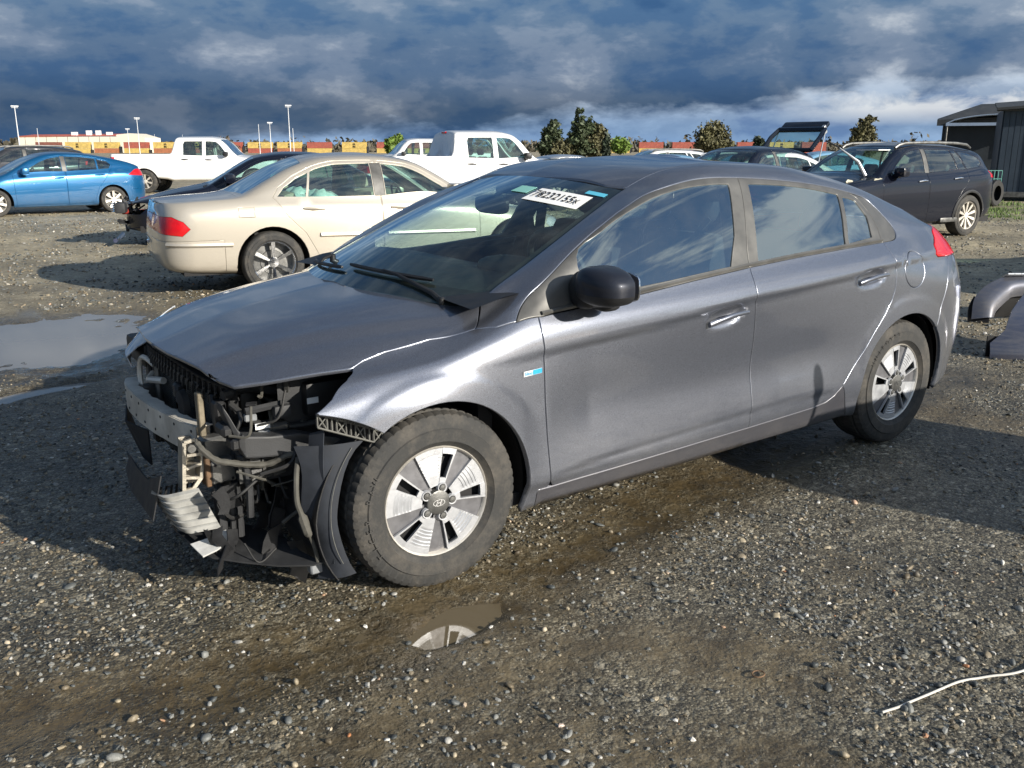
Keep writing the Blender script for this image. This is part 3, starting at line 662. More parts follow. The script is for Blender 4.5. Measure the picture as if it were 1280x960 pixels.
PIC=dict(st=[(-.95,.86,.5,.92,.8,.98,.7,1.0),(-.5,.98,.46,1.08,.92,1.15,.75,1.19),(0,1.0,.44,1.15,.95,1.20,.78,1.26),(.5,1.01,.42,1.19,.95,1.24,.80,1.31),(.68,1.01,.42,1.20,.95,1.36,.77,1.41),(.95,1.01,.42,1.21,.95,1.66,.72,1.71),(1.15,1.01,.42,1.22,.95,1.80,.69,1.87),(1.6,1.01,.42,1.23,.95,1.86,.69,1.93),(2.55,1.01,.42,1.25,.95,1.86,.70,1.92),(2.66,1.01,.42,1.25,.95,1.80,.72,1.86),(2.74,1.01,.42,1.26,.96,1.33,.90,1.33),(3.0,1.01,.48,1.31,.98,1.325,.93,1.325),(4.8,1.0,.56,1.31,.97,1.325,.92,1.325)],
 x0=-1.0,x1=5.0,x1r=4.85,nx=460,sig=1.5,front=(-.6,-1.0,.4),rear=(4.7,4.86,.2),wb=3.7,Rt=.40,rr=.25,w=1.0,dash=1.2,cab=(.75,2.6),seats=(1.5,2.2),spokes=7,tw=.26,zf=.6,
 win=[[(.83,1.26),(.98,1.44),(1.12,1.62),(1.25,1.73),(1.60,1.755),(1.60,1.27)],[(1.72,1.275),(1.72,1.755),(2.32,1.75),(2.36,1.66),(2.36,1.29)]],wd=[0,1],dark=0,
 door=[[(.62,.52),(.62,1.20),(.80,1.28),(1.08,1.65),(1.22,1.79),(1.66,1.81),(1.66,.52)],[(1.67,.52),(1.67,1.81),(2.40,1.80),(2.46,1.70),(2.46,.52)]],
 us=dict(windscreen=[(.56,8.15),(1.12,8.15),(1.06,10),(.46,10)],bonnet=[(-.8,7.5),(.50,7.7),(.42,10),(-.85,10)],bed=[(2.86,8.6),(4.72,8.6),(4.72,10),(2.86,10)]),
 lamps=dict(tail_lamp=[(4.66,.95),(4.66,1.22),(5.0,1.22),(5.0,.95)],headlamp=[(-1.0,.75),(-1.0,.95),(-.75,.98),(-.7,.78)]),
 handles=[(1.5,1.13,0),(2.3,1.14,1)],hm='plastic',mirror=(.92,1.28),mm='plastic')
def spec(base,**k):
    d=dict(base); d.update(k); return d
M['hglass']=glassmat('side_window_glass',(.74,.88,.86),1,2.0,.03)
M['wsglass']=glassmat('windscreen_glass',(.80,.96,.90),1,1.5,.03)
M['rockerp']=paint('road_dirt_on_grey_paint',(.10,.102,.12),.6,.36,.3,.30,(.13,.115,.095),.5)
M['mirrorp']=paint('shaded_mirror_shell',(.022,.025,.035),.3,.40,.3,.1,coat=.35)  # shade on the shell's side facing away is put into this dark colour
M['sticker_teal']=plain('teal_sticker',(.25,.55,.48),.5,0,.1)
M['sticker_blue']=plain('blue_sticker',(.10,.45,.62),.5,0,.1)
M['badge_white']=plain('badge_silver',(.7,.72,.74),.3,.3,.05)
M['badge_blue']=plain('badge_blue',(.03,.35,.60),.3,.1,.1)
M['tyrelet']=plain('tyre_lettering',(.045,.043,.04),.7,0,.2)
M['bracket_tan']=plain('tan_steel',(.20,.17,.12),.55,.3,.4,20)
M['plasticg2']=plain('dusty_plastic',(.11,.11,.10),.7,0,.4,20)
M['liner']=plain('liner_felt',(.018,.022,.030),.75,0,.3,20)
M['guide']=plain('scuffed_pale_plastic',(.30,.30,.285),.5,.1,.35,12)
M['white_pl2']=plain('pale_torn_plastic',(.50,.50,.48),.55,0,.2,18)
M['harness']=plain('dusty_harness_tape',(.07,.067,.057),.8,0,.3,30)
M['conn']=plain('grey_connector',(.20,.21,.22),.5,0,.3,20)
M['headl']=plain('headliner',(.28,.28,.27),.9,0,.05,20)
M['bag']=plain('crumpled_film',(.60,.82,.78),.15,0,.4,9,.5,Coat_Weight=.8)
M['creamsteel']=plain('bare_primed_steel',(.50,.48,.38),.6,.1,.3,8)
M['rust2']=plain('reddish_lamp_unit',(.30,.04,.03),.3,0,.3,12)
M['beam']=plain('scuffed_beam_aluminium',(.55,.52,.46),.5,.15,.28,9,.25)
M['bluegrey']=paint('blue_grey_paint',(.045,.055,.09),.6,.3,.3,.2)
M['wood']=plain('rough_wood',(.30,.22,.13),.8,0,.3,4)
M['shedblue2']=plain('far_shed_wall',(.022,.030,.038),.7,0,.3,2)  # even dark blue-grey for the far shed
M['rackgreen']=plain('green_coated_wire',(.12,.35,.30),.5,0,.2,5)
M['grassm']=plain('grass_blades',(.12,.19,.04),.8,0,.4,1)
M['cream_wall']=plain('cream_wall_panels',(.72,.66,.54),.7,0,.06,.1)
M['redroof']=plain('red_roof_edge',(.45,.12,.08),.6,0,.1,.2)
M['polew']=plain('pale_lamp_post',(.62,.64,.66),.5,0,.1,1)
M['leaf6']=plain('far_foliage',(.095,.085,.06),.8,0,.5,.02)
M['privacy']=plain('dark_privacy_glass',(.008,.009,.011),.10,0,.1,3)
M['midgrey']=paint('weathered_grey_paint',(.10,.11,.145),.6,.34,.3,.3)
M['wirew']=plain('dusty_white_insulation',(.55,.53,.48),.6,0,.15,9)
HB_ROWS=[
[(-.8,.70,.20),(3.0,.70,.20),(3.5,.70,.27)],
[(-.8,.84,.19),(.4,.855,.185),(2.3,.855,.20),(3.0,.86,.22),(3.5,.84,.27)],
[(-.8,.86,.28),(.4,.885,.265),(1.5,.89,.275),(2.3,.89,.29),(3,.875,.33),(3.5,.85,.37)],
[(-.8,.87,.37),(.45,.904,.315),(1.5,.908,.35),(2.3,.905,.375),(3.0,.885,.44),(3.5,.85,.48)],
[(-.8,.84,.48),(0,.895,.51),(.45,.897,.50),(1.5,.893,.54),(2.3,.897,.56),(2.7,.905,.58),(3.2,.88,.58),(3.5,.84,.60)],
[(-.8,.80,.58),(-.4,.85,.64),(0,.90,.66),(.45,.898,.68),(1.5,.892,.72),(2.3,.90,.75),(2.8,.905,.76),(3.2,.875,.75),(3.5,.82,.74)],
[(-.8,.74,.66),(-.4,.83,.70),(0,.885,.745),(.45,.900,.82),(1.0,.905,.85),(1.6,.908,.875),(2.3,.905,.905),(2.8,.885,.92),(3.2,.83,.91),(3.45,.79,.90)],
[(-.8,.70,.70),(-.4,.79,.74),(-.2,.83,.775),(0,.855,.80),(.25,.865,.865),(.45,.86,.925),(.9,.853,.962),(1.5,.845,1.0),(2.26,.825,1.03),(2.68,.80,1.045),(3.0,.765,1.045),(3.3,.72,1.02)],
[(-.8,.67,.705),(-.2,.80,.788),(0,.825,.812),(.25,.83,.885),(.45,.84,.965),(.7,.83,1.04),(1.0,.80,1.12),(1.5,.785,1.16),(2.26,.765,1.15),(2.6,.755,1.12),(3.0,.735,1.08),(3.3,.69,1.04)],
[(-.8,.63,.71),(-.2,.775,.795),(0,.79,.825),(.25,.795,.895),(.45,.815,1.0),(.667,.79,1.105),(.853,.75,1.205),(1.035,.73,1.27),(1.285,.70,1.315),(1.6,.69,1.33),(2.0,.685,1.31),(2.36,.68,1.26),(2.6,.675,1.215),(3.0,.665,1.12),(3.3,.64,1.05)],
[(-.8,.60,.70),(-.2,.75,.805),(0,.765,.838),(.25,.755,.90),(.45,.745,1.02),(.667,.715,1.13),(.853,.68,1.215),(1.1,.635,1.305),(1.3,.635,1.355),(1.6,.63,1.38),(2.0,.625,1.365),(2.36,.62,1.315),(2.6,.62,1.265),(3.0,.61,1.15),(3.3,.60,1.065)],
[(-.8,.56,.705),(-.6,.60,.745),(-.4,.67,.79),(-.2,.72,.825),(0,.735,.858),(.216,.725,.905),(.284,.70,.955),(.5,.665,1.055),(.7,.63,1.145),(.9,.595,1.235),(1.104,.56,1.32),(1.3,.555,1.385),(1.6,.55,1.41),(2.0,.545,1.395),(2.36,.545,1.34),(2.6,.55,1.285),(3,.56,1.165),(3.3,.56,1.075)],
[(-.8,.3,.75),(-.6,.35,.805),(-.4,.38,.865),(-.2,.40,.905),(.0,.42,.935),(.2,.42,.962),(.4,.40,.985),(1.05,.35,1.355),(1.3,.3,1.41),(1.6,.3,1.42),(2,.3,1.405),(2.36,.3,1.35),(2.6,.3,1.29),(3,.3,1.175),(3.3,.3,1.085)],
[(-.8,0,.765),(-.6,0,.825),(-.4,0,.885),(-.2,0,.925),(0,0,.955),(.2,0,.98),(.4,0,1.0),(1.05,0,1.37),(1.3,0,1.425),(1.6,0,1.435),(2,0,1.42),(2.36,0,1.365),(2.6,0,1.30),(3,0,1.18),(3.3,0,1.09)],
]
SHL=[(.25,.776),(.46,.791),(.72,.804),(.88,.815),(1.135,.833),(1.507,.866),(1.819,.880),(2.161,.902),(2.56,.930),(2.938,.943),(3.2,.945)]
CRL=[(.47,.318),(.815,.348),(1.165,.364),(1.54,.374),(1.824,.379),(2.141,.368),(2.2,.365)]
def flare(cx):
    def f(G):
        r=np.hypot(G[...,0]-cx,G[...,2]-.31)
        m_=(G[...,2]>.1)&(G[...,2]<.85)&(np.abs(G[...,1])>.7)
        a=.0055/(1+np.exp((r-.447)/.0065))+.006*np.clip(1-(r-.36)/.09,0,1)**1.5; fx=G[...,0]; a=a*(np.clip((.43-fx)/.10,0,1) if cx==0 else np.clip((fx-2.26)/.10,0,1)*np.clip((3.2-fx)/.1,0,1))
        return m_*a*np.clip((.86-G[...,2])/.08,0,1)
    return f
def creases(G):
    x,z=G[...,0],G[...,2]; side=(np.abs(G[...,1])>.6)&(z<1.1)
    d=z-pchip([a for a,_ in SHL],[b for _,b in SHL],x.ravel()).reshape(x.shape)
    fade=np.clip((x-.15)/.5,0,1)*np.clip((3.25-x)/.25,0,1)
    t=np.clip(-d/.014,0,1); t=t*t*(3-2*t)
    o=-.0105*t*np.exp(-np.clip(-d-.014,0,None)/.06)*fade*(d<0)
    o+=.0035*np.exp(-((d-.004)/.02)**2)*fade
    d2=z-pchip([a for a,_ in CRL],[b for _,b in CRL],x.ravel()).reshape(x.shape)
    fd=np.clip((x-.47)/.15,0,1)*np.clip((2.22-x)/.2,0,1)
    t=np.clip(-d2/.013,0,1); t=t*t*(3-2*t)
    o+=-.009*t*np.exp(-np.clip(-d2-.013,0,None)/.05)*fd*(d2<0)
    # hollow in the middle of the doors, handle scoops
    o+=-.017*np.exp(-((z-.57)/.115)**2)*np.clip((x-.45)/.2,0,1)*np.clip((2.35-x)/.4,0,1)
    for hx,hz,sl in ((1.372,.806,.13),(2.363,.880,.10)):
        e=((x-hx)/.118)**2+((z-hz-sl*(x-hx))/.036)**2
        o+=-.030*np.clip(1-e,0,1)**.8
    # hood: raised line running back from the nose on each side, shallow middle
    return o*side
def hoodline(G):
    x,y,z=G[...,0],np.abs(G[...,1]),G[...,2]
    yl=.40+.30*np.clip((x+.6)/.85,0,1)
    m_=(x<.3)&(z>.7)
    return m_*(.007*np.exp(-((y-yl)/.035)**2)-.005*np.exp(-((y-yl-.05)/.03)**2))*np.clip((x+.72)/.2,0,1)*np.clip((.28-x)/.2,0,1)
HB_XE=[3.5,3.53,3.57,3.64,3.65,3.63,3.56,3.48,3.45,3.42,3.42,3.42,3.42,3.42]
S=Surf(HB_ROWS,-.8,4.0,nx=641,k=12,rear=(3.0,HB_XE,.42),sigx=6,sigs=2,bumps=(flare(0),flare(2.7),creases,hoodline))
car0=D.objects.new('hatchback_car',None); COL.objects.link(car0); tag(car0,'grey metallic hatchback with its front bumper torn off, filling the foreground','damaged car')
mm=Matrix(((1,-.0034,-.009),(.0033,1,-.0082),(.009,.0081,.9999))).to_4x4(); mm.translation=(.0021,-.0036,-.0031); car0.matrix_world=mm
fr=[(.336,.899),(.345,.912),(.38,.948),(.42,.980),(.474,1.012),(.58,1.072),(.691,1.132),(.82,1.195),(.961,1.253),(1.143,1.31),(1.342,1.345),(1.488,1.354),(1.645,1.350)]
r2=[(1.645,1.350),(1.85,1.337),(2.067,1.317),(2.27,1.292),(2.447,1.261),(2.577,1.229),(2.62,1.194),(2.655,1.145),(2.684,1.09),(2.682,1.058),(2.643,1.034),(2.523,1.027)]
belt=[(.336,.899),(.44,.908),(.878,.938),(1.20,.965),(1.546,.990),(1.883,1.008),(2.243,1.021),(2.533,1.028)]
bg=[(1.546,.990),(1.541,.93),(1.540,.88),(1.546,.82),(1.556,.74),(1.562,.63),(1.558,.466),(1.555,.290)]
fd=[(.424,.908),(.422,.86),(.427,.80),(.431,.70),(.434,.608),(.446,.45),(.462,.285)]
db=[(.483,.262),(.75,.268),(1.001,.275),(1.3,.284),(1.555,.290)]
db2=[(1.555,.290),(1.8,.298),(2.0,.305),(2.09,.316),(2.148,.343)]
rr_=[(2.148,.343),(2.20,.385),(2.264,.45),(2.34,.53),(2.407,.611),(2.47,.68),(2.533,.755),(2.555,.81),(2.562,.87),(2.559,.93),(2.545,.985),(2.533,1.028)]
sm=lambda p,n=5:smoothpoly(p,n)
fglass=sm([(.655,.957),(.655,1.098),(.803,1.179),(.93,1.234),(1.1,1.287),(1.281,1.318),(1.463,1.329),(1.566,1.327)],4)+[(1.50,1.12),(1.440,1.003)]+[(1.318,.995),(1.089,.978),(.887,.966)]
rglass=[(1.692,1.324),(1.9,1.313),(2.1,1.293),(2.335,1.256),(2.243,1.040),(1.9,1.024),(1.615,1.012)]
qglass=[(2.365,1.243),(2.42,1.236),(2.468,1.222),(2.500,1.15),(2.470,1.056),(2.272,1.041)]
fframe=sm(fr)+[(1.590,1.17),(1.546,.990)]+belt[::-1][3:]
fframe=sm(fr,4)+[(1.618,1.26),(1.590,1.17),(1.563,1.08)]+belt[:5][::-1]
rframe=[(1.645,1.350)]+sm([(1.645,1.350),(1.85,1.337),(2.067,1.317),(2.27,1.292),(2.447,1.261)],4)+[(2.50,1.235),(2.535,1.17),(2.545,1.09),(2.533,1.028)]+belt[4:][::-1]+[(1.563,1.08),(1.590,1.17),(1.618,1.26)]
qtrim=sm([(2.447,1.261),(2.577,1.229),(2.62,1.194),(2.655,1.145),(2.684,1.09),(2.682,1.058),(2.643,1.034),(2.533,1.028)],4)+[(2.545,1.09),(2.535,1.17),(2.50,1.235)]
k=S.k
def US(p): return [(a,b*k) for a,b in p]
def cc(*L):
    o=[]
    for l in L: o+=list(l)
    return o
hs=[(.289,.672),(.24,.80)]
INV1=lambda pts:[tuple(a) for a in S.inv([(x,-abs(y)) for x,y in pts],1)]
hoodseam=INV1([(.205,.792),(.12,.768),(.043,.752),(-.121,.739),(-.198,.739),(-.245,.747),(-.262,.741),(-.335,.715),(-.412,.683),(-.50,.638),(-.585,.584),(-.612,.52),(-.630,.44),(-.652,.30),(-.672,.15),(-.680,.004)])
hoodrear=INV1([(.07,.004),(.085,.12),(.13,.30),(.20,.47),(.262,.62),(.287,.69)])
hood=hoodseam+[(-.685,S.ns-1),(.07,S.ns-1)]+hoodrear
FR_ARCH=.362
fen_f=[(-.245,.792),(-.288,.772),(-.355,.726),(-.412,.692),(-.405,.684),(-.307,.654)]
fa0=math.degrees(math.atan2(.600-.31,-.212))
farch=arcpts(0,.31,FR_ARCH,126,-20,26)
fender=cc(INV1([(.205,.792),(.12,.768),(.043,.752),(-.121,.739),(-.198,.739),(-.245,.747)]),XZ(S,fen_f[1:]+farch+[(.41,.19),(.41,.262),(.455,.262)]+fd[::-1]+[(.424,.908),(.336,.899),(.26,.886)]))
rarch=arcpts(2.7,.31,.362,200,-14,30)
door_open=sm(fr,4)+sm(r2[0:],4)[1:]
ditch=US([(2.46,11.02),(2.2,11),(1.8,11),(1.4,11),(1.105,11.0)])
wsl=US([(1.06,11),(.9,11),(.7,11),(.5,11),(.33,11),(.287,11.0)])
tail=[(2.958,.940),(2.985,.985),(3.04,1.015),(3.20,1.062),(3.36,1.064),(3.9,1.06),(3.9,.90),(3.3,.912),(2.99,.925)]
body=cc(wsl[::-1],ditch[::-1],US([(2.8,11),(3.1,11),(3.3,11)]),XZ(S,[(3.20,1.062),(3.04,1.015),(2.985,.985),(2.958,.940),(3.03,.932),(3.11,.925),(3.05,.82),(3.02,.74),(2.985,.66),(2.955,.58)]+arcpts(2.7,.31,.362,47,208,30)+[(2.20,.385)]),XZ(S,rr_[2:]+[(2.643,1.034),(2.682,1.058),(2.684,1.09),(2.655,1.145),(2.62,1.194),(2.577,1.229)]),XZ(S,sm(r2[:5],4)[::-1]+sm(fr,4)[::-1][1:]+[(.26,.886)]),INV1([(.205,.792)]))
rocker=XZ(S,[(.41,.186),(.41,.262),(.455,.262)]+db+db2[1:]+[(2.20,.385)]+arcpts(2.7,.31,.362,208,222,3)+[(2.34,.20),(2.2,.198),(1.5,.196),(.9,.19)])
bumper=cc(XZ(S,[(3.11,.925),(3.05,.82),(3.02,.74),(2.985,.66),(2.955,.58)]+arcpts(2.7,.31,.362,44,-14,10)+[(3.08,.225)]),[(3.5,0),(4.0,0),(4.0,6.35*k),(3.6,6.2*k)],XZ(S,[(3.3,.912)]))
roof=cc(ditch[::-1],US([(2.46,12),(2.44,S.ns/k),(1.0,13.05),(1.008,12.75),(1.03,12.2),(1.06,11.5)]))
hatch=US([(2.475,11.02),(2.8,11.02),(3.1,11.02),(3.3,11.02),(3.9,11.02),(4.0,13.05),(2.455,13.05),(2.47,12)])
tailgate=US([(3.42,6.4),(4.0,6.4),(4.0,13.05),(3.8,11.02),(3.4,11.02)])
fuel=XZ(S,[(2.725+.088*math.cos(a),.888+.088*math.sin(a)) for a in np.linspace(0,2*PI,28,endpoint=False)])
regs=[('front_glass',XZ(S,fglass)),('rear_glass',XZ(S,rglass)),('quarter_glass',XZ(S,qglass)),('front_frame',XZ(S,fframe)),('rear_frame',XZ(S,rframe)),('quarter_trim',XZ(S,qtrim)),
 ('fuel_door',fuel),('tail_lamp',XZ(S,tail)),('front_door',XZ(S,sm(belt[:5],3)[3:]+sm(bg,4)+db[::-1]+fd[::-1])),('rear_door',XZ(S,sm(belt[4:],3)+rr_[::-1]+db2[::-1]+sm(bg,4)[::-1])),
 ('hood',hood),('fender',fender),('rocker',rocker),('roof',roof),('hatch',hatch),('body_side',body),('rear_bumper',bumper),('tailgate',tailgate)]
uv,out=partition(S,regs,.022)
G_=M['grey']
P_={}
for sd in (-1,1):
    def pn(key,name,mat,par,**kw):
        if key in out: return panel(S,uv,out[key],name,mat,par,side=sd,**kw)
    bs=pn('body_side','body_side',G_,car0); pn('fender','fender',G_,car0,flange=.022)
    q_=pn('fuel_door','fuel_door',G_,bs,off=.0005,flange=.006)
    f_=pn('front_door','front_door',G_,car0); r_=pn('rear_door','rear_door',G_,car0)
    for a,b,c in (('front_frame','window_frame',f_),('rear_frame','window_frame',r_)): pn(a,b,M['trim'],c,off=-.002,flange=.014,gap=.001)
    pn('quarter_trim','quarter_trim',M['trim'],bs,off=-.002,flange=.01)
    pn('front_glass','window_pane',M['hglass'],f_,off=-.008,flange=0,gap=0,flat=True); pn('rear_glass','window_pane',M['hglass'],r_,off=-.008,flange=0,flat=True); pn('quarter_glass','quarter_pane',M['hglass'],r_,off=-.008,flange=0,flat=True)
    pn('rocker','rocker_panel',M['rockerp'],car0,flange=.03)
    pn('tail_lamp','tail_lamp',M['red'],car0,off=.004,flange=.03)
    P_[sd]=(f_,r_,bs)
    # door handles across the scoops
    for d_,hx,hz,sl in ((f_,1.372,.806,.13),(r_,2.363,.880,.10)):
        xs=np.linspace(-.112,.118,9); q=S.inv([(hx+a,hz+sl*a+.004-.010*(a/.11)**2) for a in xs],2); base=S.inv([(hx-.16,hz-.02),(hx+.16,hz+.02)],2); y0=S.ev(base)[:,1]
        A=[]
        for i,a in enumerate(xs):
            P=S.ev(q[i:i+1])[0]; yl=y0[0]+(y0[1]-y0[0])*(a+.16)/.32; out_=-.010-.014*(1-(a/.12)**2)*(1 if abs(a)<.1 else .4); hh=.0125*(1-.35*abs(a)/.12)+(.004 if a<-.07 else 0)
            row=[]
            for t in np.linspace(0,2*PI,11): row.append((P[0],(yl+out_+.009*math.cos(t))*(1 if sd<0 else -1),P[2]+hh*math.sin(t)))
            A.append(row)
        V=[v for r0 in A for v in r0]; n=11; F=[(i*n+j,i*n+j+1,(i+1)*n+j+1,(i+1)*n+j) for i in range(8) for j in range(10)]+[tuple(range(11)),tuple(8*n+j for j in range(10,-1,-1))]
        MB().add(V,F).build('door_handle',G_,d_,True,50)
        P=S.ev(q[4:5])[0]
    # door belt moulding
    for d_,pts in ((f_,belt[1:5]),(r_,belt[4:])):
        q=S.inv(resample([(a,b+.010) for a,b in pts],.05,False)+[(pts[-1][0],pts[-1][1]+.010)],2); P=S.ev(q)+S.ev(q,S.N)*.001; 
        MB().tube([tuple(a*[1,1 if sd<0 else -1,1]) for a in P],.0085,6).build('belt_moulding',M['trim'],d_,True)
hood_o=panel(S,uv,out['hood'],'hood',G_,car0,centre=True,flange=.014)
panel(S,uv,out['roof'],'roof',G_,car0,centre=True)
hat=panel(S,uv,out['hatch'],'tailgate',G_,car0,centre=True)
for kx,nm in (('rear_bumper','rear_bumper'),('tailgate','tailgate_lower')):
    if kx in out: panel(S,uv,out[kx],nm,G_,car0,centre=True,flange=.02)
# rear glass set on the tailgate
uvb,ob=partition(S,[('g',US([(2.56,11.35),(3.12,11.35),(3.16,13.05),(2.54,13.05)]))],.06)
panel(S,uvb,ob['g'],'rear_window',M['glassd'],hat,off=.003,flange=0,centre=True)
# ---- windscreen: bulged sheet between the cowl curve and the roof
def edgeP(a):
    x=.262+a*(1.085-.262); q=np.array([(x,11*k)]); p=S.ev(q)[0]; n=S.ev(q,S.N)[0]; return p-n*.006
def WS(a,b,off=0):
    e=edgeP(a); bow=.030*math.sin(PI*a)
    c=np.array([.03+a*(.995-.03),0,.952+a*(1.352-.952)]); nn=np.array([-.39,0,.92]); c=c+nn*bow*1.3
    s_=abs(b)**2.1
    p=c+(e-c)*s_; p[1]=e[1]*abs(b)*(1 if b<0 else -1)
    return p+nn*off
def wsgrid(a0,a1,b0,b1,na,nb,off=0): return [[tuple(WS(a0+(a1-a0)*i/na,b0+(b1-b0)*j/nb,off)) for j in range(nb+1)] for i in range(na+1)]
def sheet1(name,G,mat,par):
    na,nb=len(G)-1,len(G[0])-1; V=[v for r0 in G for v in r0]; F=[(i*(nb+1)+j,(i+1)*(nb+1)+j,(i+1)*(nb+1)+j+1,i*(nb+1)+j+1) for i in range(na) for j in range(nb)]
    return mesh(name,V,F,mat,par,True)
ws=sheet1('windscreen',wsgrid(0,1,-1,1,24,40),M['wsglass'],car0)
fb=MB()
for g in (wsgrid(0,.10,-1,1,3,40,-.004),wsgrid(.93,1,-1,1,3,40,-.004),wsgrid(.1,.93,-1,-.955,24,2,-.004),wsgrid(.1,.93,.955,1,24,2,-.004)): fb.sheet(g,.002)
fb.build('glass_border',M['ink'],ws,True)
# lot number sheet stuck inside the top of the glass
STK=((.765,-.155),(.925,-.155),(.925,-.80),(.765,-.80))
lb=sheet1('number_label',wsgrid(.765,.885,-.45,-.89,4,12,.003),M['paper'],ws)
c=WS(.825,-.67,0); ex=np.array(WS(.825,-.85))-np.array(WS(.825,-.50)); ey=np.array(WS(.87,-.67))-np.array(WS(.78,-.67))
place_text('label_writing','78232155x',.050,M['ink'],lb,frame(c+np.array([-.39,0,.92])*.0055,ex,ey)@Matrix.Diagonal((1.02,1.55,1,1)),.0002,.0002)
MB().sheet(wsgrid(.82,.885,-.24,-.40,2,3,.003),.001).build('glass_sticker',M['sticker_teal'],ws)
MB().sheet(wsgrid(.905,.935,-.95,-.80,2,2,.003),.001).build('glass_sticker',M['sticker_blue'],ws)
# cowl panel and wipers
cw=[[tuple(WS(-.02-.012*i,b,0)+np.array([-.028*i,0,-.006*i-.012-.01*abs(b)**4])) for b in np.linspace(-.80,.80,31)] for i in range(4)]
cowl=MB().sheet(cw,.006).build('cowl_panel',M['plastic'],car0,True)
def onws(a,b,h=.02): p=WS(a,b); return np.array(p)+np.array([-.39,0,.92])*h
w1=car0
def wiper(pa,pb,piv,bend):
    b=MB(); pts=[Vector(onws(pa[0]+(pb[0]-pa[0])*t,pa[1]+(pb[1]-pa[1])*t,.016)) for t in np.linspace(0,1,13)]
    b.tube(pts,[.006]+[.009]*11+[.006],6); o=b.build('wiper',M['plastic'],car0,True)
    m_=pts[6]; pv=Vector(piv); e=MB().tube([pv,pv+(m_-pv)*.15+Vector((0,0,.014)),pv+(m_-pv)*.75+Vector((0,0,.016)),m_+Vector((0,0,.006))],[.011,.010,.007,.006],8)
    e.lathe([(-.02,.013),(.012,.013),(.017,.008),(.017,0)],14,axis='z',c=piv).build('wiper_arm',M['plastic'],o,True)
    return o
wiper((.11,.01),(.105,-.70),tuple(onws(.012,-.83,.0)),0)
wiper((.045,.80),(.085,.06),tuple(onws(.12,.42,.01)),0)
# ---- mirrors
def blob(c,r,e=2.4,nu=20,nv=14,fn=None):
    V=[];F=[]
    sg=lambda v,p:math.copysign(abs(v)**p,v)
    for i in range(nv+1):
        ph=-PI/2+PI*i/nv
        for j in range(nu):
            th=2*PI*j/nu; x=sg(math.cos(ph),2/e)*sg(math.cos(th),2/e); y=sg(math.cos(ph),2/e)*sg(math.sin(th),2/e); z=sg(math.sin(ph),2/e)
            if fn: x,y,z=fn(x,y,z)
            V.append((c[0]+x*r[0],c[1]+y*r[1],c[2]+z*r[2]))
    for i in range(nv):
        for j in range(nu): F.append((i*nu+j,i*nu+(j+1)%nu,(i+1)*nu+(j+1)%nu,(i+1)*nu+j))
    return V,F
for sd in (-1,1):
    if sd>0: continue
    c=(.628,sd*.996,1.012)
    def fn(x,y,z):
        # blunt rear face, rounded front, narrower outboard
        o=y*sd; t=1-.18*max(0,o)
        return (min(x,.55)*(1-.25*max(0,o)),y,(z*(t)+(-.10*o)))
    V,F=blob(c,(.094,.108,.068),3.1,28,18,fn)
    shell=MB(); shell.V=V; shell.F=[f for f in F if sum(V[i][2] for i in f)/4>c[2]-.022]; o=shell.build('mirror',M['mirrorp'],car0,True,60)
    low=MB(); low.V=V; low.F=[f for f in F if sum(V[i][2] for i in f)/4<=c[2]-.022]; low.build('mirror_base',M['plastic'],o,True,60)
    V2,F2=blob((c[0]+.066,c[1],c[2]-.002),(.006,.098,.052),4,20,10); MB().add(V2,F2).build('mirror_glass',M['chrome'],o,True)
    b=MB(); V3,F3=blob((.615,sd*.895,.990),(.052,.065,.070),2.4,18,12); b.add(V3,F3); V3,F3=blob((.68,sd*.93,.932),(.050,.05,.022),2.4,16,8); b.add(V3,F3)
    b.tube([(.60,sd*.86,.955),(.62,sd*.93,.96),(.66,sd*1.0,.965)],.030,10).build('mirror_foot',M['plastic'],o,True,60)
# sail seam on the front window frame
# ---- badge on the fender
def onside(x,z,off=.002): 
    q=S.inv([(x,z)],2); return S.ev(q)[0]+S.ev(q,S.N)[0]*off
a,b=onside(.335,.708),onside(.415,.7125); n_=np.cross(b-a,(0,0,1)); 
bd=MB().add([tuple(a+n_*.02),tuple(b+n_*.02),tuple(b+n_*.02+[0,0,.019]),tuple(a+n_*.02+[0,0,.019])],[(0,1,2,3)]).build('badge',M['badge_white'],car0)
m1=a+(b-a)*.5; MB().add([tuple(m1+n_*.035+[0,0,.001]),tuple(b+n_*.035+[0,0,.001]),tuple(b+n_*.035+[0,0,.018]),tuple(m1+n_*.035+[0,0,.018])],[(0,1,2,3)]).build('badge_field',M['badge_blue'],bd)
place_text('badge_writing','blue',.019,M['badge_blue'],bd,frame(a+(b-a)*.27+n_*.04+[0,0,.009],b-a,(0,0,1)),.0001)
# ---- wheels
for cx,st in ((0,-.05),(2.7,0)):
    for sd in (-1,1):
        wh=wheel(car0,cx,sd*.772,.31,.320,.200,.200,sd,'aero',detail=True,steer=st if cx==0 else 0,spin=R(0) if cx==0 else R(22),nseg=120)
        if sd<0: arch_text('UNIROYAL' if cx else 'TIGER PAW',.262,.030,[c for c in wh.children if c.name.startswith('tyre')][0],M['tyrelet'],R(150) if cx else R(212),R(7.5)*(1 if cx else -1)*-1 if not cx else R(7.5),-.1100)
# ------------------------------------------------------------------ torn open front of the hatchback
C0=car0
def V3(*a): return Vector(a)
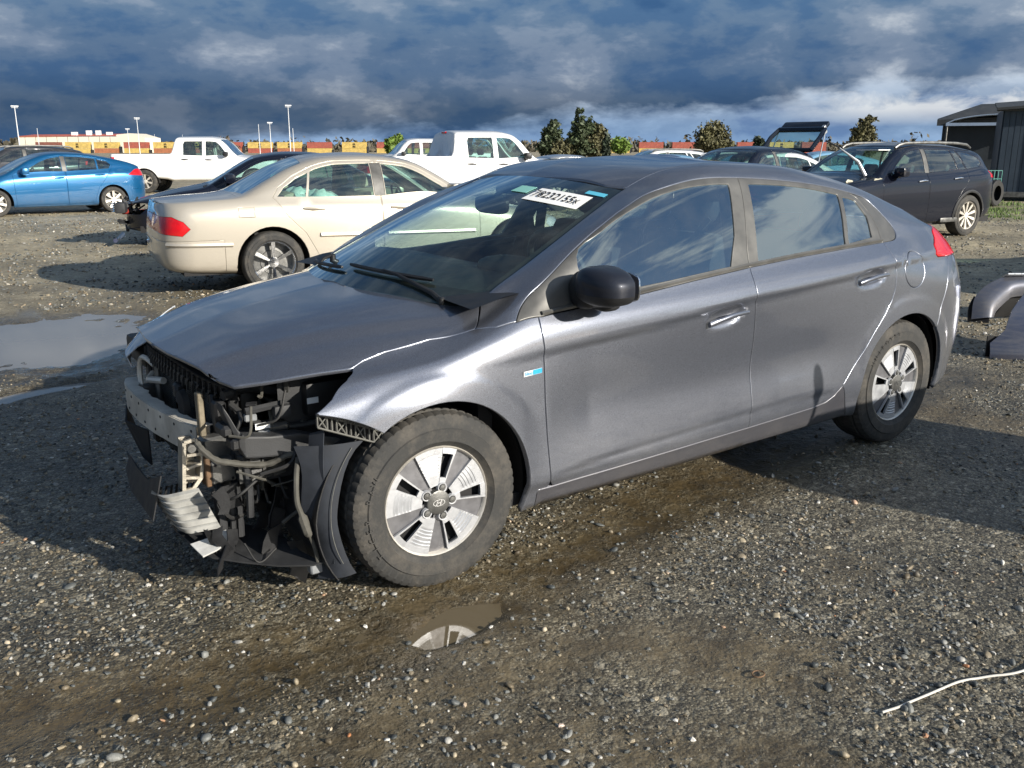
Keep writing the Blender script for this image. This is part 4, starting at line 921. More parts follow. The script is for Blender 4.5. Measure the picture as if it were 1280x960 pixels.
# bumper beam: open C section with a middle web
by=[-.37,-.28,-.18,0,.18,.36,.46,.54]; bxv=[-.655,-.675,-.690,-.708,-.714,-.708,-.695,-.672]; bz=[.572,.571,.570,.566,.562,.558,.555,.552]
def beam(y,dx,dz):
    x=np.interp(y,by,bxv); z=np.interp(y,by,bz); return (x+dx,y,z+dz)
ys=np.linspace(-.37,.54,26)
b=MB(); T_=.05
jag=lambda y:.006*math.sin(y*31)+.004*math.sin(y*83)
b.sheet([[beam(y,0+.004*math.sin(y*40)*0,dz) for dz in (0,-.03,-.065,-.1)] for y in ys],.004)
b.sheet([[beam(y,dx,0) for dx in (.003,.025,T_+jag(y))] for y in ys],.004)
b.sheet([[beam(y,dx,-.1) for dx in (.003,T_)] for y in ys],.004)
b.sheet([[beam(y,dx,-.05) for dx in (.003,T_)] for y in ys],.003)
b.sheet([[beam(y,T_-.005,dz) for dz in (0,-.1)] for y in ys],.003)
bo=b.build('bumper_beam',M['beam'],C0,True)
for y in (-.2,.30): MB().box(-.66,-.40,y-.03+(-.22 if y<0 else .1),y+.03+(-.22 if y<0 else .1),.46,.55,.008).build('crash_box',M['steel'],C0)
# cast end bracket with two windows, seen from the left
def fr2(poly,holes_bar,y0,th,mat,name,w=.011):
    b=MB(); n=len(poly)
    for i in range(n):
        a,c=poly[i],poly[(i+1)%n]; b.tube([(a[0],y0,a[1]),(c[0],y0,c[1])],w*.75,4)
    for a,c in holes_bar: b.tube([(a[0],y0,a[1]),(c[0],y0,c[1])],w*.6,4)
    return b
o_=[(-.727,.560),(-.690,.566),(-.672,.500),(-.682,.430),(-.712,.395),(-.742,.395)]
b=fr2(o_,[((-.722,.515),(-.676,.512)),((-.728,.470),(-.676,.478)),((-.735,.44),(-.685,.43))],-.475,.05,None,'x')
b.sheet([[(x,y,z) for y in (-.478,-.42)] for x,z in (o_[0],o_[5])],.006); b.sheet([[(x,y,z) for y in (-.478,-.42)] for x,z in (o_[1],o_[2],o_[3])],.006)
b.sheet([[(-.722,y,.515),(-.676,y,.512)] for y in (-.48,-.42)],.005).sheet([[(-.728,y,.47),(-.676,y,.478)] for y in (-.48,-.42)],.005)
b.box(-.73,-.685,-.425,-.415,.40,.565)
b.build('cast_bracket',M['cast'],C0,True)
MB().lathe([(-.004,.016),(-.010,.014),(-.010,0)],10,c=(-.706,-.478,.538)).build('bolt',M['steel'],C0)
MB().box(-.672,-.655,-.50,-.40,.398,.505,.003).build('crash_flange',M['rust'],C0)
b=MB().box(-.655,-.570,-.500,-.40,.402,.482,.006); b.build('crash_plate',M['steel'],C0)
for x,z in ((-.585,.465),(-.585,.415),(-.64,.47)): MB().lathe([(-.002,.005),(-.004,0)],8,c=(x,-.5,z)).build('plate_hole',M['dark'],C0)
MB().box(-.572,.32,-.56,-.44,.40,.50,.012).build('frame_rail',M['plasticg'],C0)
MB().box(-.56,.32,.44,.56,.40,.50,.012).build('frame_rail',M['plasticg'],C0)
# coolers
def fins(x,y0,y1,z0,z1,n,name,mat,tank=M['plastic']):
    b=MB()
    for i in range(n):
        z=z0+(z1-z0)*(i+.5)/n; b.box(x-.006,x+.014,y0+.02,y1-.02,z-(z1-z0)/n*.28,z+(z1-z0)/n*.28)
    o=b.build(name,mat,C0); tag(o,kind='stuff')
    MB().box(x+.014,x+.02,y0,y1,z0,z1).build('cooler_core',M['dark'],o)
    for y in (y0,y1): MB().box(x-.014,x+.022,y-.016,y+.016,z0-.01,z1+.01,.006).build('side_tank',tank,o,True)
fins(-.575,-.33,.42,.30,.66,44,'condenser',M['steel'])
fins(-.525,-.36,.47,.24,.68,30,'radiator',M['plasticg'])
MB().box(-.49,-.40,-.34,.44,.26,.66,.03).build('fan_shroud',M['plastic'],C0,True)
# black ribbed upper support under the hood lip
rr0=[(-.50,-.44,.700),(-.56,-.30,.722),(-.585,-.10,.738),(-.59,.10,.742),(-.58,.30,.735),(-.55,.52,.715)]
b=MB(); cr_=smoothpoly(rr0,5)
b.sheet([[(p[0]-.03,p[1],p[2]-.005),(p[0],p[1],p[2]+.004),(p[0]+.09,p[1],p[2]+.012)] for p in cr_],.006)
b.sheet([[(p[0]-.03,p[1],p[2]-.005),(p[0]-.022,p[1],p[2]-.04)] for p in cr_],.004)
so_=b.build('upper_support',M['plastic'],C0,True)
for i,p in enumerate(cr_[2:-1]):
    MB().box(-.004,.004,-.004,.004,-.075,0,0,Matrix.Translation((p[0]-.034,p[1],p[2]-.012))@Matrix.Rotation(R(22),4,'X')).build('support_rib',M['plasticg'],so_)
    MB().box(-.003,.003,-.018,.018,-.004,.004,0,Matrix.Translation((p[0]-.036,p[1]+.01,p[2]-.045))@Matrix.Rotation(R(-35),4,'X')).build('support_rib',M['plasticg'],so_)
MB().box(-.60,-.56,.44,.50,.28,.66,.008).build('support_post',M['plastic'],C0); MB().box(-.60,-.56,-.42,-.37,.26,.66,.008).build('support_post',M['plastic'],C0)
MB().box(-.655,-.635,-.42,-.385,.55,.700,.003).build('latch_stay',M['bracket_tan'],C0)
# a/c pipe loops in front of the far end of the cooler
MB().tube(smoothpoly([(-.60,.34,.64),(-.625,.40,.665),(-.635,.43,.63),(-.64,.42,.55),(-.635,.36,.50),(-.60,.30,.495)],5),.011,8).build('cooling_pipe',M['alu'],C0,True)
MB().tube(smoothpoly([(-.60,.22,.60),(-.62,.30,.59),(-.625,.34,.585),(-.60,.37,.60)],4),.014,8).build('cooling_pipe',M['alu'],C0,True)
MB().tube([(-.60,.30,.70),(-.605,.29,.46)],.012,8).build('receiver_dryer',M['steel'],C0,True)
MB().box(-.64,-.60,-.10,-.05,.60,.66,.01).build('horn',M['plastic'],C0,True)
MB().lathe([(-.03,.012),(-.02,.05),(.0,.055),(.01,.02)],18,axis='x',c=(-.625,-.16,.60)).build('horn',M['dark'],C0,True)
# far side headlamp still in place
hl=[(-.60,.46,.70),(-.50,.50,.765)]
b=MB(); G2=[]
for i,t in enumerate(np.linspace(0,1,9)):
    y=.44+.36*t; x0=-.665+.03*t+.16*t*t; z0=.655+.03*t; G2.append([(x0,y,z0-.035*(1-t)),(x0-.015,y,z0+.01),(x0+.03,y,z0+.045+.02*t),(x0+.10,y,z0+.075+.03*t)])
b.sheet(G2,.004).build('headlamp',M['lens'],C0,True)
MB().box(-.61,-.42,.46,.76,.60,.70,.02).build('headlamp_housing',M['plastic'],C0,True)
# engine bay: dark blocks and tubes
MB().box(-.36,.20,-.40,.42,.28,.66,.05).build('engine',M['plastic'],C0,True)
MB().box(-.34,.0,-.58,-.42,.60,.72,.02).build('battery_box',M['plastic'],C0,True)
MB().box(-.40,-.20,.1,.4,.62,.72,.03).build('air_box',M['plastic'],C0,True)
MB().box(.22,.28,-.78,.78,.30,.86).build('firewall',M['dark'],C0)
MB().box(-.45,.30,-.42,.42,.20,.26).build('engine_undertray',M['dark'],C0)
MB().tube(smoothpoly([(-.56,-.46,.66),(-.50,-.52,.60),(-.38,-.56,.575),(-.24,-.60,.60),(-.16,-.62,.66)],5),.011,8).build('hose',M['rubber'],C0,True)
MB().tube(smoothpoly([(-.57,-.42,.68),(-.48,-.40,.69),(-.36,-.42,.67),(-.22,-.44,.70)],4),.018,8).build('hose',M['plasticg'],C0,True)
MB().box(-.345,-.305,-.60,-.597,.655,.675).build('warning_label',M['paper'],C0); MB().box(-.52,-.47,-.575,-.57,.59,.61).build('warning_label',M['paper'],C0)
MB().box(-.48,-.40,-.575,-.50,.565,.60,.01).build('connector',M['steel'],C0)
MB().tube([(-.545,-.56,.655),(-.42,-.57,.665),(-.40,-.57,.65)],.013,6).box(-.46,-.40,-.60,-.56,.62,.665,.012).build('headlamp_bracket',M['plasticg'],C0,True)
# inner wing, suspension tower, upper apron arm
b=MB(); b.sheet([[(x,-.52-.02*math.sin(x*14),z) for z in (.52,.60,.68,.76)] for x in np.linspace(-.42,.28,12)],.004); b.build('inner_wing',M['plasticg'],C0,True)
b=MB(); b.sheet([[(x,.54,z) for z in (.42,.60,.76)] for x in np.linspace(-.5,.28,6)],.004); b.build('inner_wing',M['plastic'],C0,True)
def arm(pts,w,h,name,mat):
    V=[];F=[]
    for i,p in enumerate(pts):
        for (a,c) in ((-1,-1),(1,-1),(1,1),(-1,1)): V.append((p[0],p[1]+a*w[i],p[2]+c*h[i]))
    for i in range(len(pts)-1):
        for j in range(4): F.append((i*4+j,i*4+(j+1)%4,(i+1)*4+(j+1)%4,(i+1)*4+j))
    F+=[(0,1,2,3),tuple(len(pts)*4-4+j for j in (3,2,1,0))]
    o=MB().add(V,F).build(name,mat,C0); md=o.modifiers.new('b','BEVEL'); md.width=.006; md.segments=2; return o
arm([(-.64,-.60,.700),(-.625,-.61,.66),(-.605,-.62,.60),(-.585,-.625,.565),(-.50,-.63,.552),(-.40,-.63,.545),(-.318,-.64,.535)],[.03,.03,.032,.032,.03,.03,.025],[.012,.02,.03,.038,.036,.034,.018],'apron_arm',M['plasticg'])
MB().box(-.65,-.61,-.64,-.56,.60,.64,.01).box(-.63,-.60,-.66,-.60,.56,.60,.008).build('arm_clip',M['plastic'],C0)
MB().sheet([[(-.345,-.66,.56),(-.345,-.66,.515)],[(-.30,-.70,.558),(-.29,-.71,.520)],[(-.262,-.74,.545),(-.25,-.75,.528)]],.004).build('arm_bracket',M['steel'],C0)
b=MB()
for i,x in enumerate((-.57,-.53,-.49,-.45)): b.sheet([[(x-.02,-.585+.008*(i%2),z) for z in (.42,.50)],[(x+.022,-.575,z) for z in (.425,.505)]],.003)
b.build('apron_plate',M['steel'],C0)
for (x,y,z0,z1,r) in ((-.565,-.59,.30,.50,.012),(-.60,-.50,.20,.38,.010),(-.575,-.50,.20,.40,.013),(-.63,-.48,.20,.36,.018)):
    MB().tube([(x,y,z0),(x+.004,y,(z0+z1)/2),(x-.004,y,z1)],r,6).build('support_rod',M['plasticg'],C0,True)
# lattice strip below the fender edge
def lat(t,v): 
    return (-.402+.225*t, -.812+.0*t, .683-.100*t-.045*v)
b=MB()
for v in (0,1): b.tube([lat(t,v) for t in np.linspace(0,1,8)],.0035,5)
for i in range(8):
    a,c=i/7,(i+1)/7
    b.tube([lat(a,0),lat(a,1)],.003,5)
    if i<7 and i%2==0: b.tube([lat(a,0),lat(c,1)],.0026,5); b.tube([lat(a,1),lat(c,0)],.0026,5)
    elif i<7: b.tube([lat((a+c)/2,0),lat((a+c)/2,1)],.003,5)
b.build('fender_bracket',M['plasticg2'],C0)
MB().sheet([[tuple(np.array(lat(t,v))+[0,.012,0]) for v in (-.1,1.1)] for t in (0,.5,1)],.003).build('bracket_back',M['dark'],C0)
b=MB()
for i in range(26): p=lat(.25+.75*i/25,-.12); b.box(p[0]-.0022,p[0]+.0022,p[1]-.004,p[1]+.002,p[2]-.004,p[2]+.004)
tag(b.build('bracket_teeth',M['plasticg2'],C0),kind='stuff')
# wheel arch liners
for cx,sd in ((0,-1),(0,1),(2.7,-1),(2.7,1)):
    b=MB(); a0,a1=(R(-12),R(214)) if cx==0 else (R(-15),R(195))
    na=40; G2=[]
    for i in range(na+1):
        a=a0+(a1-a0)*i/na; rr_=.372+(.02 if cx==0 and a>R(150) else 0)
        G2.append([(cx+rr_*math.cos(a)-( .03*min(1,max(0,(a-R(140))/R(40))) if cx==0 else 0),sd*y,.31+rr_*math.sin(a)) for y in (.80 if (cx==0 and a>R(128)) else .845,.70,.55,.47)])
    b.sheet(G2,.004)
    b.sheet([[(cx+r*math.cos(a),sd*.47,.31+r*math.sin(a)) for r in (.375,.2,.02)] for a in np.linspace(R(-10),R(190),20)],.004)
    o=b.build('wheel_arch_liner',M['plastic'],C0,True)
    if cx==0:
        MB().tube([(.372*math.cos(a)-.004,sd*.812,.31+.372*math.sin(a)) for a in np.linspace(R(140),R(205),24)],.0014,5).build('liner_edge',M['plasticg2'],o,True)
# torn front flap of the liner, hanging flat ahead of the tyre
G2=[[(-.402+.03*s_-.01*math.sin(t*5),-.77+.04*t-.10*s_ if 0 else -.74-.05*s_,.60-.47*t+.02*s_) for s_ in (0,.33,.66,1)] for t in np.linspace(0,1,12)]
MB().sheet(G2,.004).build('liner_flap',M['liner'],C0,True)
G2=[]
for t in np.linspace(0,1,14):
    z=.565-.45*t; xr=-math.sqrt(max(.0,.352**2-(z-.31)**2)) if abs(z-.31)<.35 else -.25; xl=-.455+.05*t+.012*math.sin(t*9)
    G2.append([(xl+(xr-xl)*s_,-.735-.07*s_-.02*math.sin(PI*s_),z+.012*math.sin(t*11)*s_-(.03*(1-s_) if t>.9 else 0)) for s_ in np.linspace(0,1,7)])
MB().sheet(G2,.004).build('liner_panel',M['liner'],C0,True)
# pale ribbed air guide and torn undertray below
A,B_,Cc,Dd=(-.845,.396),(-.697,.398),(-.792,.262),(-.645,.255)
for i in range(6):
    t0,t1=i/6,(i+.94)/6; f=lambda t,s_:((A[0]+(Cc[0]-A[0])*t)*(1-s_)+(B_[0]+(Dd[0]-B_[0])*t)*s_,(A[1]+(Cc[1]-A[1])*t)*(1-s_)+(B_[1]+(Dd[1]-B_[1])*t)*s_)
    G2=[]
    for s_ in np.linspace(0,1,10):
        x0,z0=f(t0,s_); x1,z1=f(t1,s_); cv=.10*(max(0,.35-s_)/.35)**2
        G2.append([(x0+cv*.2,-.485-.004*i+cv,z0-.02*(max(0,.3-s_)/.3)**2),(x0+cv*.2,-.50-.005*i+cv,z0-.004),(x1+cv*.2,-.496-.005*i+cv,z1)])
    MB().sheet(G2,.003).build('air_guide_rib',M['guide'],C0,True,60)
MB().sheet([[(-.75,-.52,.222),(-.735,-.60,.205)],[(-.70,-.53,.232),(-.69,-.60,.215)],[(-.625,-.52,.243),(-.62,-.57,.228)]],.006).build('torn_edge',M['white_pl2'],C0,True)
b=MB(); b.sheet([[(-.84,-.44,.30),(-.80,-.44,.45)],[(-.815,-.2,.26),(-.79,-.2,.36)],[(-.80,.05,.24),(-.77,.05,.33)],[(-.76,.3,.24),(-.74,.3,.30)]],.004)
b.build('lower_absorber',M['plastic'],C0,True)
G2=[[(-.735+.03*t,-.42-.0*t,.22-.01*t),(-.70+.02*t,-.52,.188),(-.66+.05*t,-.60-.02*t,.165)] for t in (0,.5,1)]
b=MB(); b.sheet([[(-.76,-.40,.225),(-.73,-.52,.20),(-.70,-.585,.185)],[(-.66,-.38,.19),(-.64,-.52,.175),(-.62,-.63,.165)],[(-.56,-.33,.185),(-.54,-.56,.165),(-.52,-.70,.150)],[(-.50,-.40,.18),(-.47,-.60,.165),(-.43,-.77,.155)],[(-.44,-.55,.175),(-.43,-.66,.165),(-.40,-.78,.160)]],.006)
b.build('undertray',M['plasticg'],C0,True)
MB().sheet([[(-.76,-.40,.225),(-.78,-.40,.30)],[(-.73,-.1,.20),(-.76,-.1,.30)],[(-.72,.35,.20),(-.74,.35,.30)]],.005).build('lower_lip',M['plastic'],C0,True)
MB().sheet([[(-.70,.12,.44),(-.70,.12,.30)],[(-.74,.30,.44),(-.69,.30,.28)],[(-.69,.50,.45),(-.65,.50,.30)]],.006).build('far_air_duct',M['dark'],C0,True)
# wiring
hp=smoothpoly([(-.71,-.565,.58),(-.70,-.59,.56),(-.665,-.60,.524),(-.62,-.61,.508),(-.56,-.615,.490),(-.50,-.63,.486),(-.455,-.66,.512),(-.41,-.67,.515),(-.35,-.67,.505)],6)
h=MB().tube(hp,[.0105+.0012*math.sin(i*1.7) for i in range(len(hp))],8).build('wiring_harness',M['harness'],C0,True)
MB().tube(smoothpoly([(-.43,-.70,.51),(-.455,-.74,.47),(-.465,-.755,.39),(-.455,-.76,.34),(-.44,-.765,.28),(-.42,-.765,.22),(-.41,-.765,.16)],5),[.009]*16+[.016]*6+[.007]*9,8).build('cable_drop',M['harness'],h,True)
MB().box(-.43,-.385,-.75,-.71,.108,.150,.006).build('loose_connector',M['conn'],h,True)
b=MB()
for (x,y,z,s_) in ((-.36,-.68,.505,.018),(-.335,-.69,.515,.014),(-.31,-.69,.50,.013),(-.39,-.68,.50,.012),(-.30,-.70,.515,.009)): 
    V,F=blob((x,y,z),(s_,s_*.8,s_*.7),4,8,6); b.add(V,F)
b.build('foil_wrap',M['alu'],h)
MB().tube(smoothpoly([(-.33,-.78,.56),(-.34,-.79,.53),(-.36,-.77,.50)],4),.002,5).build('thin_wire',M['harness'],h,True)
# ------------------------------------------------------------------ cabin of the hatchback
MB().box(.30,2.4,-.83,-.80,.20,.25).box(.36,2.34,-.78,.78,.22,.28).box(2.3,3.2,-.45,.45,.30,.60).box(3.0,3.45,-.7,.7,.30,.50).build('floor',M['dark'],C0)
for sd in (-1,1): MB().box(.42,1.50,min(sd*.80,sd*.835),max(sd*.80,sd*.835),.35,.945,.012).box(1.58,2.45,min(sd*.79,sd*.825),max(sd*.79,sd*.825),.38,.985,.012).build('door_card',M['plastic'],C0,True)
d=MB(); dp=[(.20,.955),(.34,.985),(.52,1.005),(.68,.995),(.74,.93),(.70,.80),(.74,.60)]
V=[(x,y,z+(.0 if abs(y)<.7 else -.01)) for x,z in dp for y in np.linspace(-.78,.78,9)]; F=[(i*9+j,i*9+j+1,(i+1)*9+j+1,(i+1)*9+j) for i in range(6) for j in range(8)]
d.add(V,F).build('dashboard',M['plastic'],C0,True,80)
V,F=blob((.66,-.37,1.0),(.10,.19,.055),2.6,16,8); MB().add(V,F).build('instrument_hood',M['plastic'],C0,True)
sw=MB(); c0=Vector((.90,-.37,.97)); ax=Vector((-.35,0,1)).normalized(); ex=Vector((0,1,0)); ey=ax.normalized(); 
sw.tube([c0+ex*.182*math.cos(a)+ey*.182*math.sin(a) for a in np.linspace(0,2*PI,33)],.015,8,False)
for a in (R(0),R(180),R(270)): sw.tube([c0,c0+ex*.175*math.cos(a)+ey*.175*math.sin(a)],.016,6)
V,F=blob(tuple(c0),(.03,.07,.06),3,12,8); sw.add(V,F).tube([c0,c0+Vector((-.25,0,-.08))],.03,8).build('steering_wheel',M['plasticg'],C0,True)
def seat(x,y,w,up):
    b=MB().box(x-.27,x+.25,y-w/2,y+w/2,.38,.56,.07)
    T2=Matrix.Translation((x+.23,y,.52))@Matrix.Rotation(R(17),4,'Y')
    b.box(-.07,.07,-w/2+.01,w/2-.01,0,.60,.06,T2)
    o=b.build('seat',M['fabric'],C0,True)
    V,F=blob((0,0,.73),(.055,.135,.095),3,16,10); q=MB().add(V,F).tube([(0,-.05,.6),(0,-.05,.7)],.007,6).tube([(0,.05,.6),(0,.05,.7)],.007,6); q.V=[tuple(T2@Vector(v)) for v in q.V]; q.build('headrest',M['fabric'],o,True)
for sy in (-.36,.36): seat(1.28,sy,.50,0)
b=MB().box(1.95,2.45,-.62,.62,.40,.56,.07); T2=Matrix.Translation((2.42,0,.52))@Matrix.Rotation(R(22),4,'Y'); b.box(-.07,.07,-.62,.62,0,.55,.06,T2); ro=b.build('rear_seat',M['fabric'],C0,True)
for sy in (-.38,.38):
    V,F=blob((0,sy,.62),(.05,.13,.08),3,14,8); q=MB().add(V,F); q.V=[tuple(T2@Vector(v)) for v in q.V]; q.build('headrest',M['fabric'],ro,True)
MB().sheet([[(x,y,1.305+.03*math.sin((x-1.05)/1.5*PI)-.02*(y/.5)**2-(.02 if x>2.2 else 0)) for y in np.linspace(-.54,.54,9)] for x in np.linspace(1.10,2.45,10)],.01).build('headliner',M['headl'],C0,True)
V,F=blob((.80,-.02,1.235),(.02,.125,.04),3.5,18,10); mo=MB().add(V,F).tube([(.80,-.02,1.25),(.875,-.01,1.305)],.012,6).build('rear_view_mirror',M['plastic'],C0,True)
MB().box(.90,.99,-.08,.10,1.275,1.31,.012).build('camera_cover',M['plastic'],C0,True)
for sd in (-1,1):
    MB().tube([(1.60,sd*.64,1.28),(1.60,sd*.70,1.0),(1.60,sd*.76,.7)],.03,6).build('belt_pillar',M['plastic'],C0,True)
    MB().tube([(1.50,sd*.66,1.18),(1.42,sd*.5,.95),(1.30,sd*.2,.62)],.018,4).build('seat_belt',M['fabric'],C0,True)

# clutter of clips, cut wires and brackets inside the opening
rg=random.Random(21); b=MB(); b2=MB()
for i in range(46):
    p=Vector((rg.uniform(-.60,-.15),rg.uniform(-.60,.35),rg.uniform(.30,.70))); d_=Vector((rg.uniform(-.1,.1),rg.uniform(-.12,.12),rg.uniform(-.12,.12)))
    (b if i%3 else b2).tube(smoothpoly([p,p+d_*.5+Vector((0,0,rg.uniform(-.03,.03))),p+d_],4),rg.uniform(.003,.011),5)
tag(b.build('loose_wiring',M['harness'],C0,True),kind='stuff'); tag(b2.build('bent_pipework',M['steel'],C0,True),kind='stuff')
b=MB()
for i in range(34):
    p=(rg.uniform(-.58,-.20),rg.uniform(-.60,.40),rg.uniform(.28,.68)); s_=rg.uniform(.008,.028)
    b.box(-s_,s_,-s_*.7,s_*.7,-s_*.5,s_*.5,.002,Matrix.Translation(p)@Matrix.Rotation(rg.random()*3,4,'Z')@Matrix.Rotation(rg.random()*2,4,'X'))
tag(b.build('broken_brackets',M['plastic'],C0),kind='stuff')
for i in range(14):
    y=-.34+.062*i; MB().lathe([(0,.006),(-.003,.005),(-.003,0)],8,axis='x',c=(float(np.interp(y,by,bxv))-.001,y,float(np.interp(y,by,bz))-.02-.06*(i%2))).build('rivet_hole',M['dark'],bo)

# tangle of looms, torn liner strips and clips around the left rail
rg=random.Random(33)
for i in range(16):
    p=Vector((rg.uniform(-.66,-.42),rg.uniform(-.66,-.50),rg.uniform(.22,.62))); q_=p+Vector((rg.uniform(.03,.16),rg.uniform(-.05,.05),rg.uniform(-.14,.12))); m_=(p+q_)/2+Vector((rg.uniform(-.03,.03),-.03,rg.uniform(-.05,.02)))
    MB().tube(smoothpoly([p,m_,q_],6),rg.uniform(.003,.008),6).build('loose_cable',M['harness'] if i%3==0 else M['rubber'],C0,True)
for i in range(12):
    x0,y0,z0=rg.uniform(-.70,-.42),rg.uniform(-.64,-.48),rg.uniform(.20,.42); w_,h_=rg.uniform(.02,.06),rg.uniform(.06,.16); a=rg.uniform(-.5,.5)
    MB().sheet([[(x0+w_*u+.02*math.sin(v*3+i),y0+.02*u*math.sin(i),z0-h_*v*(1-.35*u*((i%3)-1))+a*.05*u) for v in (0,.35,.7,1)] for u in (0,.5,1)],.004).build('torn_plastic',M['plastic'],C0,True)
for i in range(9):
    x0,y0,z0=rg.uniform(-.60,-.40),rg.uniform(-.60,-.5),rg.uniform(.50,.66); MB().box(-.02,.02,-.014,.014,-.012,.012,.004,Matrix.Translation((x0,y0,z0))@Matrix.Rotation(rg.random()*3,4,'Z')).build('connector',M['conn'] if i%2 else M['plasticg'],C0)
for i in range(7):
    MB().sheet([[(x0+.018*i,-.30+.02*j,.36-.03*j) for j in range(4)] for x0 in (-.775,-.768)],.003).build('grille_slat',M['plasticg'],C0)
# ------------------------------------------------------------------ ground
class VN:
    def __init__(s,seed): s.g=np.random.default_rng(seed).random((256,256))
    def one(s,x,y):
        xi=np.floor(x).astype(int); yi=np.floor(y).astype(int); fx=x-xi; fy=y-yi; fx=fx*fx*(3-2*fx); fy=fy*fy*(3-2*fy)
        g=lambda a,b:s.g[a%256,b%256]
        return (g(xi,yi)*(1-fx)+g(xi+1,yi)*fx)*(1-fy)+(g(xi,yi+1)*(1-fx)+g(xi+1,yi+1)*fx)*fy
    def fbm(s,x,y,f,o=4,r=.5):
        t=0;a=1;n=0
        for i in range(o): t=t+a*s.one(x*f+17.3*i,y*f+9.1*i); n+=a; a*=r; f*=2.03
        return t/n
vn=VN(3)
def seg_d(x,y,P):
    d=np.full(np.shape(x),1e9)
    for (ax,ay),(bx,by_) in zip(P[:-1],P[1:]):
        vx,vy=bx-ax,by_-ay; t=np.clip(((x-ax)*vx+(y-ay)*vy)/(vx*vx+vy*vy),0,1); d=np.minimum(d,np.hypot(x-ax-t*vx,y-ay-t*vy))
    return d
TRACK=[(4.2,-.25),(2.9,-.42),(1.8,-.66),(.9,-.86),(.2,-1.0),(-.35,-1.06),(-.9,-1.0),(-1.6,-.8)]
TR2=[(-1.9,-1.6),(-.9,-1.55),(-.3,-1.42),(.2,-1.5),(.6,-1.9)]
def ell(x,y,cx,cy,rx,ry,a):
    c,s=math.cos(a),math.sin(a); u=(x-cx)*c+(y-cy)*s; v=-(x-cx)*s+(y-cy)*c; return np.hypot(u/rx,v/ry)
def puddle(x,y):
    """0 outside .. 1 deep inside the puddles"""
    w=(vn.fbm(x,y,2.6,5,.6)-.5)*1.5+(vn.fbm(x,y,14,3)-.5)*.35
    a=np.clip(1.15-ell(x,y,-.45,4.55,1.15,1.35,.15)+w*.7,0,1)
    a=np.maximum(a,np.clip(1.05-ell(x,y,-1.9,4.3,1.3,1.5,.1)+w*.7,0,1))
    b=np.clip(1.0-ell(x,y,-.62,2.90,.95,.17,.2)+w*.5,0,1)
    c=np.clip(1.0-ell(x,y,-.06,-1.11,.21,.105,.2)+w*.45,0,1)
    d=np.clip(1.0-ell(x,y,4.6,23.6,2.6,.6,.25)+w,0,1)
    return np.clip(1.5*np.maximum(np.maximum(a,b),np.maximum(c,d)),0,1)
def mudf(x,y):
    n=(vn.fbm(x,y,1.9,4)-.5)
    m_=np.clip(1.35-(seg_d(x,y,TRACK)+n*.22)/.27,0,1)
    m_=np.maximum(m_,np.clip(1.05-(seg_d(x,y,TR2)+n*.3)/.22,0,1)*.85)
    m_=np.maximum(m_,np.clip(1.2-ell(x,y,-.25,4.4,1.5,2.0,.1)+n*1.2,0,1)*.8)
    m_=np.maximum(m_,np.clip((vn.fbm(x+50,y,.9,4)-.56)*9,0,1)*.7); m_=np.maximum(m_,np.clip(1.5-ell(x,y,.0,-1.12,.42,.22,.15),0,1))
    return np.clip(m_,0,1)
def gheight(x,y):
    near=np.clip(1-(np.maximum(np.abs(x-1.3)-2.2,0)+np.maximum(np.abs(y)-1.6,0))/3,0,1)
    h=near*(-.003+.009*x+.0081*y-.0085)
    r=np.hypot(x-1,y)
    h=h+(vn.fbm(x,y,.7,3)-.5)*.05*np.clip((seg_d(x,y,[(0,-.8),(2.7,-.8)])-.4)/1.2,0,1)*np.clip((seg_d(x,y,[(0,.8),(2.7,.8)])-.4)/1.2,.15,1)
    h=h+(vn.fbm(x,y,3.1,4,.6)-.5)*.022
    st=seg_d(x,y,TRACK); h=h-.012*np.exp(-(st/.16)**2)+.010*np.exp(-((st-.27)/.07)**2)*vn.fbm(x,y,5,2)
    h=h+.0028*np.sin(st*2*PI/.085)*np.clip(1.3-st/.22,0,1)*vn.fbm(x,y,2.2,2)*1.6
    h=h-.045*puddle(x,y)
    return h
def axis(lo,hi,st,far,g=1.22):
    a=list(np.arange(lo,hi,st)); s=st
    while a[-1]<far: s*=g; a.append(a[-1]+s)
    s=st
    while a[0]>-far: s*=g; a.insert(0,a[0]-s)
    return np.array(a)
gx=axis(-2.8,4.6,.03,6000); gy=axis(-3.2,5.2,.03,6000)
X,Y=np.meshgrid(gx,gy,indexing='ij'); 
Z=gheight(X,Y)*np.clip(1.6-np.hypot(X,Y)/40,0,1)
nx_,ny_=len(gx),len(gy)
me=D.meshes.new('ground'); nv=nx_*ny_
me.vertices.add(nv); me.vertices.foreach_set('co',np.stack([X,Y,Z],2).astype(np.float32).ravel())
I=np.arange(nv).reshape(nx_,ny_); Q=np.stack([I[:-1,:-1],I[1:,:-1],I[1:,1:],I[:-1,1:]],2).reshape(-1,4)
me.loops.add(Q.size); me.loops.foreach_set('vertex_index',Q.ravel().astype(np.int32)); me.polygons.add(len(Q)); me.polygons.foreach_set('loop_start',(np.arange(len(Q))*4).astype(np.int32))
me.polygons.foreach_set('use_smooth',np.ones(len(Q),bool))
for nm,fn in (('mud',mudf),('wet',lambda a,b:np.clip(np.maximum(puddle(a,b)*4,np.clip(1.25-seg_d(a,b,TRACK)/.32,0,1)*.8),0,1))):
    at=me.attributes.new(nm,'FLOAT','POINT'); at.data.foreach_set('value',fn(X,Y).astype(np.float32).ravel())
me.update(calc_edges=True)
q=NT('gravel_ground'); v=q.co(); t=q.t
def attr(n_): a=q.n('ShaderNodeAttribute',attribute_name=n_); return a.outputs['Fac']
mud,wet=attr('mud'),attr('wet')
n_big=q.noise(v,.55,6,.6); n_mid=q.noise(v,4.5,6,.65); n_fine=q.noise(v,60,5,.7)
